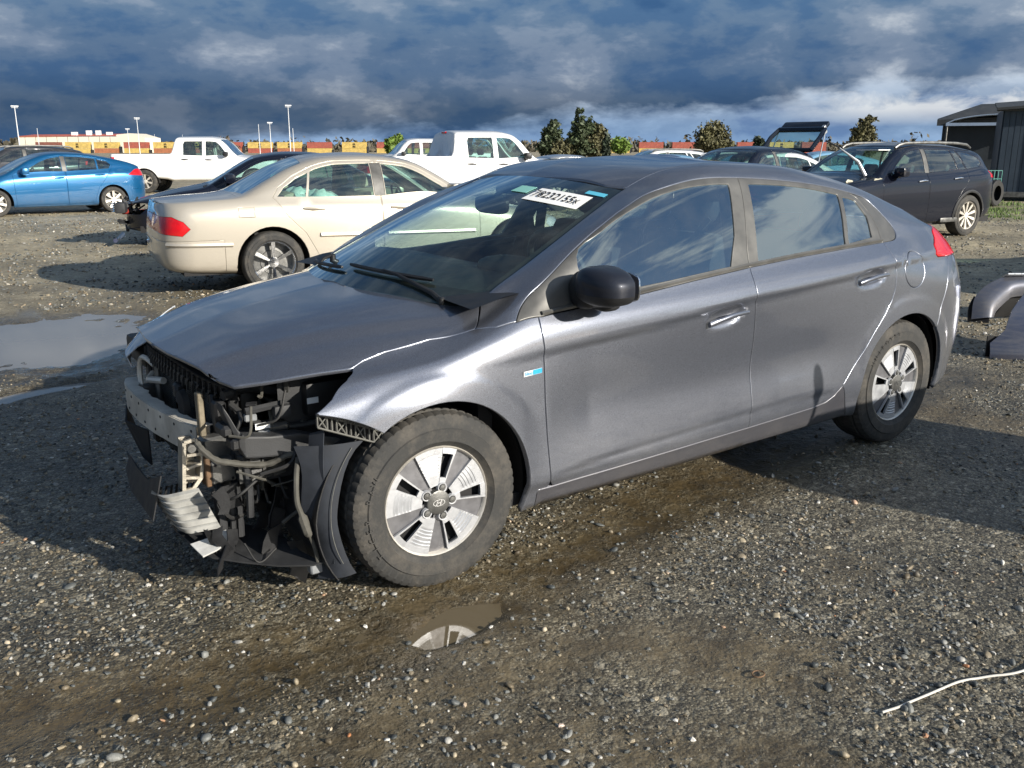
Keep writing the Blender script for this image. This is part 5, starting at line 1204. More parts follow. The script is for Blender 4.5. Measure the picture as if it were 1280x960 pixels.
cd=q.n('ShaderNodeVectorMath',operation='LENGTH'); q.l(v,cd.inputs[0]); 
dist=cd.outputs['Value']; farf=q.ramp(q.math('MULTIPLY',dist,1/40),[(.09,0),(.22,.75),(.7,1)])  # gravel turns paler with distance from the origin
pal_w=[(0,(.012,.011,.010)),(.25,(.038,.035,.028)),(.5,(.078,.072,.056)),(.72,(.135,.125,.098)),(.9,(.24,.225,.18)),(1,(.46,.44,.38))]
pal_d=[(0,(.08,.07,.05)),(.25,(.20,.175,.125)),(.55,(.33,.29,.205)),(.8,(.50,.445,.32)),(1,(.80,.74,.60))]
def cells(sc):
    a=q.n('ShaderNodeTexVoronoi',feature='F1'); q.l(v,a.inputs['Vector']); a.inputs['Scale'].default_value=sc
    sp=q.n('ShaderNodeSeparateColor'); q.l(a.outputs['Color'],sp.inputs[0]); return sp.outputs[0],a.outputs['Distance'],sp.outputs[1]
c1,d1,e1=cells(95); c2,d2,e2=cells(38); c3,d3,e3=cells(210)
pick=q.ramp(e2,[(.55,0),(.62,1)])
cc_=q.math('ADD',q.math('MULTIPLY',c1,q.math('SUBTRACT',1,pick)),q.math('MULTIPLY',c2,pick))
wetc=q.mix(.5,q.ramp(cc_,pal_w),q.ramp(c3,pal_w)); farc=q.mix(.5,q.ramp(cc_,pal_d),q.ramp(c3,pal_d))
c4,d4,e4=cells(13); c5,d5,e5=cells(30)
farc=q.mix(q.ramp(q.math('MULTIPLY',dist,1/40),[(.12,.15),(.4,.6)]),farc,q.mix(.5,q.ramp(c4,pal_d),q.ramp(c5,pal_d)))
gc=q.mix(farf,wetc,farc)
gc=q.mix(.75,gc,q.ramp(n_big,[(.35,(.50,.48,.44)),(.65,(1.6,1.52,1.36))]),'MULTIPLY')
gc=q.mix(.5,gc,q.ramp(n_mid,[(.35,(.55,.55,.53)),(.65,(1.3,1.28,1.22))]),'MULTIPLY')
mudc=q.mix(farf,q.ramp(n_mid,[(.3,(.065,.048,.025)),(.55,(.12,.092,.050)),(.75,(.17,.135,.078))]),q.ramp(n_mid,[(.3,(.17,.15,.11)),(.7,(.28,.25,.18))]))
mudc=q.mix(.6,mudc,q.ramp(n_fine,[(.35,.6),(.7,1.5)]),'MULTIPLY')
mm_=q.math('MULTIPLY',mud,q.ramp(q.noise(v,16,5,.7),[(.36,.25),(.56,1)]),clamp=True)
base=q.mix(mm_,gc,mudc)
# greener verge by the sheds
spx=q.n('ShaderNodeSeparateXYZ'); q.l(v,spx.inputs[0])
gz=q.math('MULTIPLY',q.math('SUBTRACT',spx.outputs[0],17.5),.35,clamp=True); gz=q.math('MULTIPLY',gz,q.math('MULTIPLY',q.math('SUBTRACT',26,spx.outputs[0]),.5,clamp=True),clamp=True); gz=q.math('MULTIPLY',gz,q.math('MULTIPLY',q.math('SUBTRACT',12,spx.outputs[1]),.5,clamp=True),clamp=True)
gz=q.math('MULTIPLY',gz,q.ramp(q.noise(v,1.3,4,.6),[(.4,.1),(.6,.9)]))
base=q.mix(gz,base,(.10,.14,.035))
base=q.mix(q.math('MULTIPLY',wet,.6),base,q.mix(1.0,base,(.55,.52,.48),'MULTIPLY'))
rough=q.math('MULTIPLY_ADD',wet,-.28,c=.62); rough=q.math('SUBTRACT',rough,q.math('MULTIPLY',q.math('SUBTRACT',1,farf),.10))
q.set(Base_Color=base,Roughness=rough)
hh=q.math('ADD',q.math('MULTIPLY',q.math('SUBTRACT',1,d1),.5),q.math('ADD',q.math('MULTIPLY',q.math('SUBTRACT',1,d2),.9),q.math('MULTIPLY',n_fine,.5)))
hh=q.math('MULTIPLY',hh,q.math('SUBTRACT',1,q.math('MULTIPLY',mm_,.75)))
q.bump(hh,.8,.009)
go=D.objects.new('ground',me); COL.objects.link(go); me.materials.append(q.m); go['kind']='structure'
# water standing in the hollows
q=NT('puddle_water'); q.set(Base_Color=(.125,.100,.062),Roughness=.035,IOR=1.33,Specular_IOR_Level=.75); 
q.bump(q.noise(q.co(),9,2),.02,.004)
wm=q.m; q=NT('silty_sky_pale_water'); q.set(Base_Color=(.21,.20,.185),Roughness=.05,IOR=1.33,Specular_IOR_Level=.9); q.bump(q.noise(q.co(),7,3),.03,.004); wm2=q.m  # silt colour raised so the base also carries the reflected pale sky
def water(cx,cy,rx,ry,z,muddy=0):
    pts=[(cx+rx*math.cos(a),cy+ry*math.sin(a),z) for a in np.linspace(0,2*PI,40,endpoint=False)]
    o=mesh('puddle_water',pts,[tuple(range(40))],wm2 if muddy else wm); o['kind']='structure'; return o
water(-1.2,4.5,3.0,2.4,-.0285,1); water(-.62,2.92,1.15,.42,-.0290,1); water(-.05,-1.11,.40,.22,-.0375); water(4.6,23.6,3.4,1.3,-.02)
# ------------------------------------------------------------------ loose stones
def ico(sub):
    bm=bmesh.new(); bmesh.ops.create_icosphere(bm,subdivisions=sub,radius=1); V=np.array([v.co[:] for v in bm.verts]); F=np.array([[v.index for v in f.verts] for f in bm.faces]); bm.free(); return V,F
def stones(name,N,rmin,rmax,smin,smax,sub,power,seed,mudcut=.8,exp=2.2):
    g=np.random.default_rng(seed); V0,F0=ico(sub)
    a=g.uniform(CY-.78,CY+.78,N); t=g.random(N); p_=power
    r=(rmin**p_+t*(rmax**p_-rmin**p_))**(1/p_)
    x=-1.48+r*np.sin(a); y=-3.418+r*np.cos(a)
    keep=g.random(N)>mudcut*mudf(x,y)
    keep&=puddle(x,y)<.12+.1*g.random(N)
    dens=vn.fbm(x+9,y+4,1.3,3); keep&=g.random(N)<np.clip((dens-.30)*4,.12,1)
    x,y=x[keep],y[keep]; n=len(x)
    s=smin+(smax-smin)*g.random(n)**exp
    ax=np.stack([g.uniform(.75,1.3,n),g.uniform(.6,1.0,n),g.uniform(.35,.75,n)],1)*s[:,None]
    th=g.uniform(0,2*PI,n); tl=g.uniform(-.5,.5,n); tm=g.uniform(-.5,.5,n)
    P=V0[None]*(1+g.uniform(-.30,.30,(n,len(V0),1)) if sub==1 else 1+.5*np.clip(np.abs(np.einsum('vk,nk->nv',V0,g.normal(size=(n,3))*.6))[...,None]-.35,-.3,.5)*-1+g.uniform(-.10,.10,(n,len(V0),1)))*ax[:,None,:]
    # tilt then turn
    c,s_=np.cos(tl)[:,None],np.sin(tl)[:,None]; yy=P[...,1]*c-P[...,2]*s_; zz=P[...,1]*s_+P[...,2]*c; P[...,1],P[...,2]=yy,zz
    c,s_=np.cos(tm)[:,None],np.sin(tm)[:,None]; xx=P[...,0]*c-P[...,2]*s_; zz=P[...,0]*s_+P[...,2]*c; P[...,0],P[...,2]=xx,zz
    c,s_=np.cos(th)[:,None],np.sin(th)[:,None]; xx=P[...,0]*c-P[...,1]*s_; yy=P[...,0]*s_+P[...,1]*c; P[...,0],P[...,1]=xx,yy
    P+=np.stack([x,y,gheight(x,y)+ax[:,2]*.25],1)[:,None,:]
    nv=len(V0); F=(F0[None]+(np.arange(n)*nv)[:,None,None]).reshape(-1,3)
    me=D.meshes.new(name); me.vertices.add(n*nv); me.vertices.foreach_set('co',P.astype(np.float32).ravel())
    me.loops.add(F.size); me.loops.foreach_set('vertex_index',F.astype(np.int32).ravel()); me.polygons.add(len(F)); me.polygons.foreach_set('loop_start',(np.arange(len(F))*3).astype(np.int32)); me.polygons.foreach_set('use_smooth',np.full(len(F),sub>1))
    at=me.attributes.new('tint','FLOAT','POINT'); at.data.foreach_set('value',np.repeat(g.random(n),nv).astype(np.float32))
    at=me.attributes.new('hue','FLOAT','POINT'); at.data.foreach_set('value',np.repeat(g.random(n),nv).astype(np.float32))
    me.update(calc_edges=True); o=D.objects.new(name,me); COL.objects.link(o); me.materials.append(M['stone']); return o
q=NT('stone'); v=q.co()
a=q.n('ShaderNodeAttribute',attribute_name='tint').outputs['Fac']; h_=q.n('ShaderNodeAttribute',attribute_name='hue').outputs['Fac']
ca=q.ramp(a,[(0,(.035,.040,.040)),(.35,(.085,.092,.090)),(.65,(.155,.16,.15)),(.85,(.21,.21,.195)),(.96,(.36,.35,.32)),(1,(.62,.60,.55))])
cb=q.ramp(a,[(0,(.07,.055,.034)),(.4,(.16,.13,.085)),(.7,(.21,.175,.12)),(.92,(.32,.27,.185)),(.98,(.46,.39,.29)),(1,(.36,.15,.06))])
q.set(Base_Color=q.mix(.35,q.mix(q.ramp(h_,[(.62,0),(.68,1)]),ca,cb),q.ramp(q.noise(v,240,3),[(.3,.5),(.7,1.5)]),'MULTIPLY'),Roughness=.55); q.bump(q.noise(v,300,3),.3,.002); M['stone']=q.m
tag(stones('gravel',90000,.95,10,.0026,.0105,1,.95,11,.96,2.0),kind='stuff')
tag(stones('gravel',46000,7,26,.009,.026,1,1.1,13,.5,1.6),kind='stuff')
tag(stones('gravel',5200,1.0,13,.0085,.018,2,.9,12,.75,2.6),kind='stuff')
# ------------------------------------------------------------------ small things on the gravel near the camera
wp_=smoothpoly([(1.5,-2.30),(1.25,-2.33),(1.105,-2.335),(.993,-2.285),(.912,-2.255),(.81,-2.242),(.712,-2.232),(.655,-2.225),(.598,-2.214)],6)
MB().tube([(x,y,float(gheight(np.array([x]),np.array([y]))[0])+.0075+0) for i,(x,y) in enumerate(wp_)],.0036,8).build('wire',M['wirew'],None,True); tag(D.objects['wire'],'thin white wire lying on the gravel at the lower right','wire')
MB().tube([(.471+.020*math.cos(a),-1.894+.016*math.sin(a),float(gheight(np.array([.47]),np.array([-1.89]))[0])+.008) for a in np.linspace(0,2*PI,25)],.0022,6,False).build('metal_ring',M['rust'],None,True); tag(D.objects['metal_ring'],'small rusty ring lying on the gravel left of the white wire','ring')
# ------------------------------------------------------------------ neighbouring cars
sed,SS=car('sedan_car','champagne sedan with red tail lamps parked behind the damaged hatchback','sedan',SED,(4.905,6.30,0),R(172),M['beige'],glass=M['glass'])
# bagged things on the back seat, seen through the rear window
for i,(x,y,z,s_) in enumerate([(2.15,.35,.86,.22),(2.35,.15,.90,.20),(2.0,.0,.84,.2),(2.45,.45,.88,.16)]):
    V,F=blob((0,0,0),(s_,s_*.9,s_*.8),2,14,10,lambda a,b,c:(a*(1+.18*math.sin(9*b+5*c)),b*(1+.15*math.sin(8*a)),c*(1+.18*math.sin(7*a+6*b)))); o=MB().add(V,F).build('plastic_bag',M['bag'],None,True,30)
    o.matrix_world=Matrix.Translation((4.905,6.30,0))@Matrix.Rotation(R(172),4,'Z')@Matrix.Translation((x,y,z)); tag(o,['bluish plastic bag heaped nearest the sedan\'s rear side window','bluish plastic bag in the middle of the sedan\'s rear shelf','bluish plastic bag on the sedan\'s back seat behind the front headrest','small bluish plastic bag at the back corner of the sedan\'s rear window'][i],'bag','bags inside the champagne sedan')
hb,_=car('compact_car','bright blue compact car parked at the far left','compact car',HAT,(.94,21.03,0),R(5.3),M['blue'])
sv,SVS=car('wagon_car','black wagon with silver roof rails and its front corner torn open','wagon',SUV,(11.71,6.405,0),R(-5.2),M['black'],step=.05,missing=('headlamp',))
b=MB().sheet([[(-.2+.06*i,-.72+.02*math.sin(i*2)-.03*j,.98-.16*j+.03*math.sin(i*1.3+j)) for j in range(3)] for i in range(9)],.02); b.build('torn_wing_edge',M['creamsteel'],sv,True)
MB().sheet([[(.30+.05*i-.02*j,-.86+.02*j,1.02-.10*j+.02*math.sin(3*i)) for j in range(4)] for i in range(5)],.02).build('hinge_pillar',M['creamsteel'],sv,True)
MB().tube([(.02,-.35,1.50),(.25,-.55,1.28),(.36,-.62,1.06)],[.010,.030,.036],8).build('broken_pillar_trim',M['silver'],sv,True)
MB().tube([(.02,-.35,1.50),(-.15,-.2,1.62)],.012,6).build('wiper',M['plastic'],sv,True)
MB().box(2.0,2.5,-.93,-.78,.26,.34,.02).build('side_step',M['steel'],sv,True)
MB().box(.78,1.1,-.5,-.05,1.46,1.475).build('windscreen_sheet',M['paper'],sv)
pk,_=car('pickup_truck','long white pickup with an extended cab standing beyond the blue compact','pickup truck',PIC,(10.4,29.3,0),R(150),M['white'],step=.08)
pb,_=car('pickup_truck','large white crew cab pickup with a dark rear cab window, behind the sedan','pickup truck',spec(PIC,mirror=(.92,1.28)),(12.85,15.6,0),R(168),M['white'],step=.07,glass=M['glass'])
for o_,s_ in ((pk,1),(pb,1)):
    MB().sheet([[(2.63+.075*t,y,1.80-.48*t) for y in (-.66,-.3,.3,.66)] for t in (0,.5,1)],.01).build('cab_rear_window',M['privacy'],o_)
    MB().box(2.60,2.66,-.14,.14,1.85,1.89,.008).build('brake_lamp',M['red'],o_)
bk,BKS=car('wrecked_sedan','black sedan with its nose smashed in, half hidden behind the champagne sedan','wrecked sedan',spec(SED,seat='fabric',door=SED['door'],belt=None),(2.86,12.15,0),R(-19),M['black'],missing=('headlamp',))
b=MB(); rg=random.Random(5)
for i in range(26): 
    p=Vector((-.95+rg.random()*.35,-.62+rg.random()*.8,.28+rg.random()*.38)); b.tube([p,p+Vector((rg.uniform(-.12,.12),rg.uniform(-.25,.25),rg.uniform(-.12,.12)))],.012+.02*rg.random(),5)
b.build('smashed_front_parts',M['plasticg'],bk)
MB().box(-.96,-.80,-.80,-.45,.52,.68,.03).build('headlamp',M['plasticg'],bk,True)
b=MB()
for i in range(5): b.box(-1.0,-.97,-.78,-.50,.54+.03*i,.55+.03*i)
b.build('grille_bars',M['chrome'],bk)
V,F=blob((-.86,-.38,.55),(.08,.06,.07),2.2,10,8); MB().add(V,F).build('torn_lamp_unit',M['rust2'],bk,True)
MB().tube([(-1.0,-.7,.10),(-1.02,-.2,.08),(-1.0,.3,.12)],.035,6).build('hanging_bumper_strip',M['navy'],bk)
# farther cars in the next rows
SE2=spec(SED,seat='fabric')
car('sport_utility_vehicle','dark grey estate behind the blue compact at the left edge','estate car',spec(SUV,cladding=0,hm=None),(1.2,29.6,0),R(5),M['dgrey'],step=.1,glass=M['glassd'])
car('pickup_truck','white pickup facing left, partly hidden behind the large crew cab pickup','pickup truck',PIC,(16.0,31.0,0),R(-18),M['white'],step=.1,sc=1.0)
car('sedan_car','silver sedan with a dark windscreen right of the big white pickup','sedan',SE2,(13.6,18.3,-.06),R(-12),M['silver'],step=.1,sc=.97)
car('sedan_car','dark blue low car showing only its roof over the hatchback','sedan',SE2,(15.4,16.6,-.09),R(-24),M['navy'],step=.1)
car('sedan_car','pale blue car roof just right of the dark blue one','sedan',SE2,(17.2,17.9,-.06),R(-30),M['ltblue'],step=.1,sc=.97)
car('sport_utility_vehicle','white utility vehicle seen over the hatchback\'s roof','utility vehicle',spec(SUV,cladding=0),(21.3,22.3,-.10),R(-20),M['white'],step=.1)
car('sport_utility_vehicle','grey wagon with roof rails between the white car and the open hatch','wagon',spec(SUV,cladding=0,railm='silver'),(17.3,15.6,-.20),R(-25),M['dgrey'],step=.1)
w_,_=car('sedan_car','pearl white sedan with a light cabin under the open hatch','sedan',spec(SED,mirror=None),(13.2,10.8,0),R(-22),M['white'],step=.08,sc=1.0)
car('compact_car','light blue compact car beside the black wagon\'s windscreen','compact car',HAT,(22.1,15.9,0),R(-35),M['ltblue'],step=.1)
hg,_=car('hatch_car','dark wagon with its tailgate raised high above the row','wagon',spec(SUV,cladding=0,hm=None,rail=None),(12.55,9.93,-.05),R(8),M['black'],step=.1)
hatch_m=Matrix.Translation((3.25,0,1.50))@Matrix.Rotation(R(-34),4,'Y')@Matrix.Diagonal((.82,1,.8,1))
b=MB()
L_=[(0,-.60,0),(1.0,-.56,.10),(1.0,.56,.10),(0,.60,0)]
b.tube([(0,-.60,0),(.55,-.62,.06),(.95,-.57,.06)],.055,6).tube([(0,.60,0),(.55,.62,.06),(.95,.57,.06)],.055,6).tube([(.03,-.60,0),(.03,.60,0)],.06,6).tube([(.93,-.57,.06),(.93,.57,.06)],.075,6)
b.box(.90,1.28,-.56,.56,-.02,.10,.04); b.V=[tuple(hatch_m@Vector(v)) for v in b.V]; rt=b.build('raised_tailgate',M['black'],hg,True)
b=MB().add([(.05,-.56,.045),(.9,-.56,.045),(.9,.56,.045),(.05,.56,.045)],[(0,1,2,3)]); b.V=[tuple(hatch_m@Vector(v)) for v in b.V]; b.build('tailgate_glass',M['glass'],rt)
b=MB().box(.93,1.03,-.58,-.50,-.10,.14,.02); b.V=[tuple(hatch_m@Vector(v)) for v in b.V]; b.build('spoiler_end',M['silver'],rt)
for y in (-.59,.59): b=MB().tube([(.9,y,0),(.1,y*1.08,-.55)],.016,6); b.V=[tuple(hatch_m@Vector(v)) for v in b.V]; b.build('gas_strut',M['silver'],rt)
# parked outside the frame on the right: they cast the shadows that fall into it
car('sedan_car','white sedan parked beyond the right edge of the view','sedan',SE2,(9.4,-.35,0),R(3),M['white'],step=.12)
# ------------------------------------------------------------------ loose bumper covers at the right edge
def cover(G_,name,mat,par,th=.012): return MB().sheet(G_,th).build(name,mat,par,True,50)
r1=empty('bumper_cover',(6.5,.65,0),0,'detached grey bumper cover lying behind, with its arched end turned up','bumper cover','loose bumper covers at the right edge')
def lofted(A,B_,bul,n=9,m=26,dv=(0,-1,.3)):
    A=smoothpoly(A,6); B_=smoothpoly(B_,6); k_=min(len(A),len(B_)); dv=np.array(dv)/np.linalg.norm(dv)
    return [[tuple(np.array(A[i])*(1-t)+np.array(B_[i])*t+dv*bul*math.sin(PI*t)) for t in np.linspace(0,1,n)] for i in range(k_)]
O=lambda L:[(x-6.5,y-.65,z) for x,y,z in L]
cover(lofted(O([(6.36,.72,.03),(6.40,.74,.19),(6.47,.72,.285),(6.57,.67,.355),(6.67,.61,.392),(6.90,.48,.41),(7.4,.2,.40),(7.8,.0,.33)]),O([(6.49,.60,.05),(6.52,.60,.10),(6.57,.58,.155),(6.62,.56,.20),(6.68,.54,.225),(6.90,.40,.24),(7.4,.12,.22),(7.8,-.06,.15)]),.05),'cover_skin',M['midgrey'],r1)
cover(lofted(O([(6.38,.76,.0),(6.40,.78,.12),(6.45,.77,.22)]),O([(6.47,.62,.0),(6.49,.63,.06),(6.52,.63,.12)]),-.02),'cover_end',M['plastic'],r1)
cover(lofted(O([(6.66,.60,.22),(6.9,.46,.24),(7.6,.1,.22)]),O([(6.66,.70,.02),(6.9,.62,.02),(7.6,.3,.02)]),.02),'cover_lining',M['dark'],r1)
for i in range(5):
    x0,y0=6.66+.05*i,.60-.033*i; MB().box(-.03,.03,-.05,.05,-.008,.008,.003,Matrix.Translation((x0-6.5,y0-.65,.405))@Matrix.Rotation(R(-35),4,'Z')@Matrix.Rotation(R(-25),4,'X')).build('mounting_rib',M['silver'],r1)
r2=empty('bumper_cover',(5.05,-.15,0),0,'detached dark blue-grey bumper cover corner in front of the arched one','bumper cover','loose bumper covers at the right edge')
E_=[(5.04,-.145,.005),(5.045,-.14,.06),(5.066,-.121,.115),(5.12,-.14,.155),(5.175,-.16,.205),(5.205,-.16,.28),(5.235,-.162,.345),(5.28,-.175,.41),(5.33,-.19,.47),(5.45,-.24,.56)]
G2=[]
for i,e in enumerate(E_):
    row=[]
    for t in np.linspace(0,1,14):
        bl=.10*math.sin(min(1,t*3)*PI/2)*(1 if i<5 else .45)
        row.append((e[0]-5.05+.75*t,e[1]+.15-.52*t-bl,max(.0,e[2]*(1-.04*t))))
    G2.append(row)
cover(G2,'cover_skin',M['bluegrey'],r2)
cover([[tuple(np.array(G2[i][j])+[-.006,-.012,.004]) for j in (3,5,8,11)] for i in (5,6,7)],'cover_insert',M['silver'],r2,.006)
cover([[(.03+.1*i,.06-.07*i,z) for z in (.0,.10,.16)] for i in range(7)],'cover_lining',M['dark'],r2)
# crate made up out of view to shadow the rear wheel and sill
cb=empty('shadow_crate',(3.30,-3.10,0),0,'wooden crate added out of view past the right edge to cast a shadow','shadow_crate')
for i in range(6):
    for y0 in (-.40,.38): MB().box(-.60,.60,y0,y0+.02,.14+.145*i,.27+.145*i,.004).build('board',M['wood'],cb)
    for x0 in (-.60,.58): MB().box(x0,x0+.02,-.38,.38,.14+.145*i,.27+.145*i,.004).build('board',M['wood'],cb)
MB().box(-.60,.60,-.40,.40,.0,.13,.01).build('crate_base',M['wood'],cb); MB().box(-.57,.57,-.37,.37,.13,.98,.03).build('load',M['plasticg'],cb)
V,F=blob((-.62,.36,1.16),(.035,.02,.10),2,12,10); MB().add(V,F).tube([(-.60,.36,.3),(-.61,.36,.98),(-.62,.36,1.10)],[.014,.014,.010],6).build('handle',M['steel'],cb,True)  # added post, shaped to throw the blade of shadow on the rear door
# ------------------------------------------------------------------ sheds at the right
q=NT('dark_blue_boards'); v=q.co(); q.set(Base_Color=q.ramp(q.noise(v,3,5,.6),[(.3,(.020,.034,.052)),(.7,(.034,.052,.075))]),Roughness=.55); M['shedblue']=q.m
M['shedroof']=plain('dark_roof_sheet',(.045,.048,.05),.6,0,.3,3)
M['canvas']=plain('blue_grey_canvas',(.30,.38,.50),.8,0,.1,3)
sh=empty('shed',(26.3,11.05,0),R(-60),'dark blue shed at the right edge with an open doorway','shed')
for i in range(34):
    MB().box(.02+.155*i,.165+.155*i,-.02+.004*(i%2),.04,.05,2.6).build('wall_board',M['shedblue'],sh) if not 9<=i<=24 else None
MB().box(0,5.3,.04,.12,0,2.6).box(-.02,.06,.04,4.0,0,2.6).build('wall',M['shedblue'],sh)
MB().sheet([[(-.2,-.3,2.62),(-.2,2.0,2.85)],[(5.5,-.3,2.98),(5.5,2.0,3.2)]],.07).box(-.2,5.5,-.10,-.04,2.56,2.64).build('roof',M['shedroof'],sh)
for i in range(4): MB().box(1.25+.16*i,1.32+.16*i,-.14,-.06,.2,2.62,.01).build('door_strip',M['steel'],sh)
MB().box(.05,5.2,-.35,.02,.12,.26).build('step',M['steel'],sh)
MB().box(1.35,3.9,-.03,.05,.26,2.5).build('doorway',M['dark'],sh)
s2=empty('shed',(30.9,15.6,0),R(-60),'far dark shed with a low pitched roof behind the wagon','shed')
MB().box(0,4.2,.0,4,0,2.45).build('wall',M['shedblue2'],s2)
MB().sheet([[(-.2,-.3,2.45),(-.2,1.6,2.55)],[(1.2,-.3,2.50),(1.2,1.6,3.05)],[(4.0,-.3,2.55),(4.0,1.6,3.1)]],.1).box(-.2,4,-.32,-.28,2.3,2.5).build('roof',M['shedroof'],s2)
MB().box(1.9,2.35,-.06,-.02,1.25,1.85,.01).build('notice_board',M['white_pl'],s2)
place_text('notice_writing','office',.13,M['badge_blue'],s2,frame((2.12,-.068,1.6),(1,0,0),(0,0,1)),.001)
cn=empty('canopy',(30.4,15.2,0),R(-60),'pale blue canopy with a curved top in front of the far shed','canopy')
MB().sheet([[(x,-.2+y*2.0,2.36+.30*math.sin(x/3.4*PI)**.6-.04*y) for y in (0,.5,1)] for x in np.linspace(0,3.4,14)],.03).box(0,3.4,-.22,-.17,2.28,2.38).build('cloth',M['canvas'],cn,True,60)
for x in (.05,3.35): MB().tube([(x,-.18,0),(x,-.18,2.36)],.03,6).build('post',M['steel'],cn)
for i,(x,y) in enumerate(((22.9,9.85),(23.4,9.55))):
    o=MB().lathe([(-.11,.20),(-.12,.31),(-.09,.345),(.09,.345),(.12,.31),(.11,.20)],28).build('tyre',M['rubber'],None,True); o.location=(x,y,.345); o.rotation_euler=(0,0,R(-38+40*i)); tag(o,['old tyre leaning by the shed step, nearer the wagon','old tyre by the shed step, the right one of two'][i],'tyre','tyres by the shed')
rk=empty('wire_rack',(23.6,10.1,.30),R(-38),'small green wire rack above the tyres by the shed','rack')
b=MB()
for i in range(7): b.tube([(.1*i,0,0),(.1*i,0,.62)],.008,4)
for z in (0,.2,.4,.62): b.tube([(0,0,z),(.6,0,z)],.010,4)
b.build('mesh_panel',M['rackgreen'],rk)
# grass verge
rg=np.random.default_rng(4); V=[];F=[]
for i in range(5200):
    x=19+rg.random()*6.5; y=5.2+rg.random()*6; 
    if vn.fbm(np.array([x]),np.array([y]),1.1,3)[0]<.44: continue
    h=.03+.07*rg.random(); a=rg.random()*PI; w=.012; dx_,dy_=w*math.cos(a),w*math.sin(a); k0=len(V)
    V+=[(x-dx_,y-dy_,0),(x+dx_,y+dy_,0),(x+rg.normal()*.02,y+rg.normal()*.02,h)]; F.append((k0,k0+1,k0+2))
o=mesh('grass',V,F,M['grassm']); tag(o,kind='stuff')
# ------------------------------------------------------------------ container train
def corrug(name,w,h,dp,mat,par,x,z):
    n=26; V=[];F=[]
    for sgn,y in ((-1,0),(1,dp)):
        k0=len(V)
        for i in range(n*4+1):
            xx=.15+(w-.3)*i/(n*4); yy=y+sgn*(.0 if (i%4) in (0,1) else -.06)
            V+=[(x+xx,yy,z+.15),(x+xx,yy,z+h-.12)]
        F+=[(k0+2*i,k0+2*i+2,k0+2*i+3,k0+2*i+1) for i in range(n*4)]
    b=MB().add(V,F); 
    for zz in (z,z+h-.14): b.box(x,x+w,-.02,.10,zz,zz+.15).box(x,x+w,dp-.1,dp+.02,zz,zz+.15)
    for xx in (x,x+w-.16): b.box(xx,xx+.16,-.025,.105,z,z+h).box(xx,xx+.16,dp-.105,dp+.025,z,z+h)
    b.box(x,x+w,.1,dp-.1,z+h-.1,z+h-.04).box(x,x+.05,.05,dp-.05,z+.1,z+h-.1).box(x+w-.05,x+w,.05,dp-.05,z+.1,z+h-.1)
    return b.build(name,mat,par)
CT={'y':plain('yellow_container_paint',(.50,.36,.10),.6,0,.25,.8),'r':plain('red_container_paint',(.30,.070,.045),.6,0,.25,.8),'o':plain('orange_container_paint',(.33,.12,.05),.6,0,.25,.8),'b':plain('brown_container_paint',(.18,.06,.04),.6,0,.3,.8)}
words={'y':'yellow','r':'brick red','o':'orange','b':'brown'}
TC=[(65.1,454.6,'b','y'),(75.7,447.2,'y','y'),(86.0,439.9,'y','o'),(96.7,432.4,'r','y'),(107.3,425,'y','o'),(118.5,417,'y','r'),(130.3,408.8,'r','o'),(141.2,401.1,'y','r'),(151.8,393.7,'y','o'),(162.5,386.2,'r','y'),(175.0,377.3,'y','y'),(187.5,368.6,'r','y'),(198.5,360.8,'r','y'),(257.5,319.3,'y','o'),(269.6,310.9,'y','y'),(281.7,302.4,'r','y'),(293.5,293.9,'r','o'),(305.0,285.6,'y','r'),(316.6,277.3,'r','y'),(328.0,269.1,'y','r'),(339.5,260.8,'r','r')]
ang=math.atan2(-6.4,9.4)
for i,(x,y,t_,l_) in enumerate(TC):
    for tier,cl_,z in ((0,l_,-.6),(1,t_,2.05)):
        land=['over the dark estate car','left of the yard building\'s end','in front of the yard building','under the right end of the yard building','just left of the extended cab pickup','over the cab of the extended cab pickup','over the pickup\'s bonnet','just left of the tall lamp post','behind the tallest lamp post','over the black wreck\'s roof','left of the sedan\'s centre pillar','over the sedan\'s front door','behind the far white pickup','right beside the three tall trees','right of the grey tank post','over the hatchback\'s windscreen top','left of the round clipped tree','behind the round clipped tree','behind the grey wagon','left of the raised tailgate','behind the light blue compact'][i]
        c_=empty('freight_container',(x,y,z),ang,'%s freight container, %s of its stack, %s'%(words[cl_],'upper' if tier else 'lower',land),'container','stacked freight containers on the horizon')
        corrug('container_shell',10.6,2.6,2.4,CT[cl_],c_,0,0)
        if cl_=='y' and tier: place_text('container_writing','m',1.5,M['ink'],c_,frame((5.3,-.08,1.75),(1,0,0),(0,0,1)),.01,.05); place_text('container_writing','sc',1.5,M['ink'],c_,frame((5.3,-.08,.75),(1,0,0),(0,0,1)),.01,.05)
        if tier==0: MB().box(10.75,11.5,.3,2.1,0,2.0 if i%2 else 3.4).build('wagon_end',M['dgrey'],c_)
tk=MB().tube([(0,0,0),(0,0,4.6),(1.2,0,6.6)],.9,8).build('chute',M['dgrey'],None,True); tk.location=(248,300,0); tag(tk,'dark grey chute with a bent top standing between container stacks','chute')
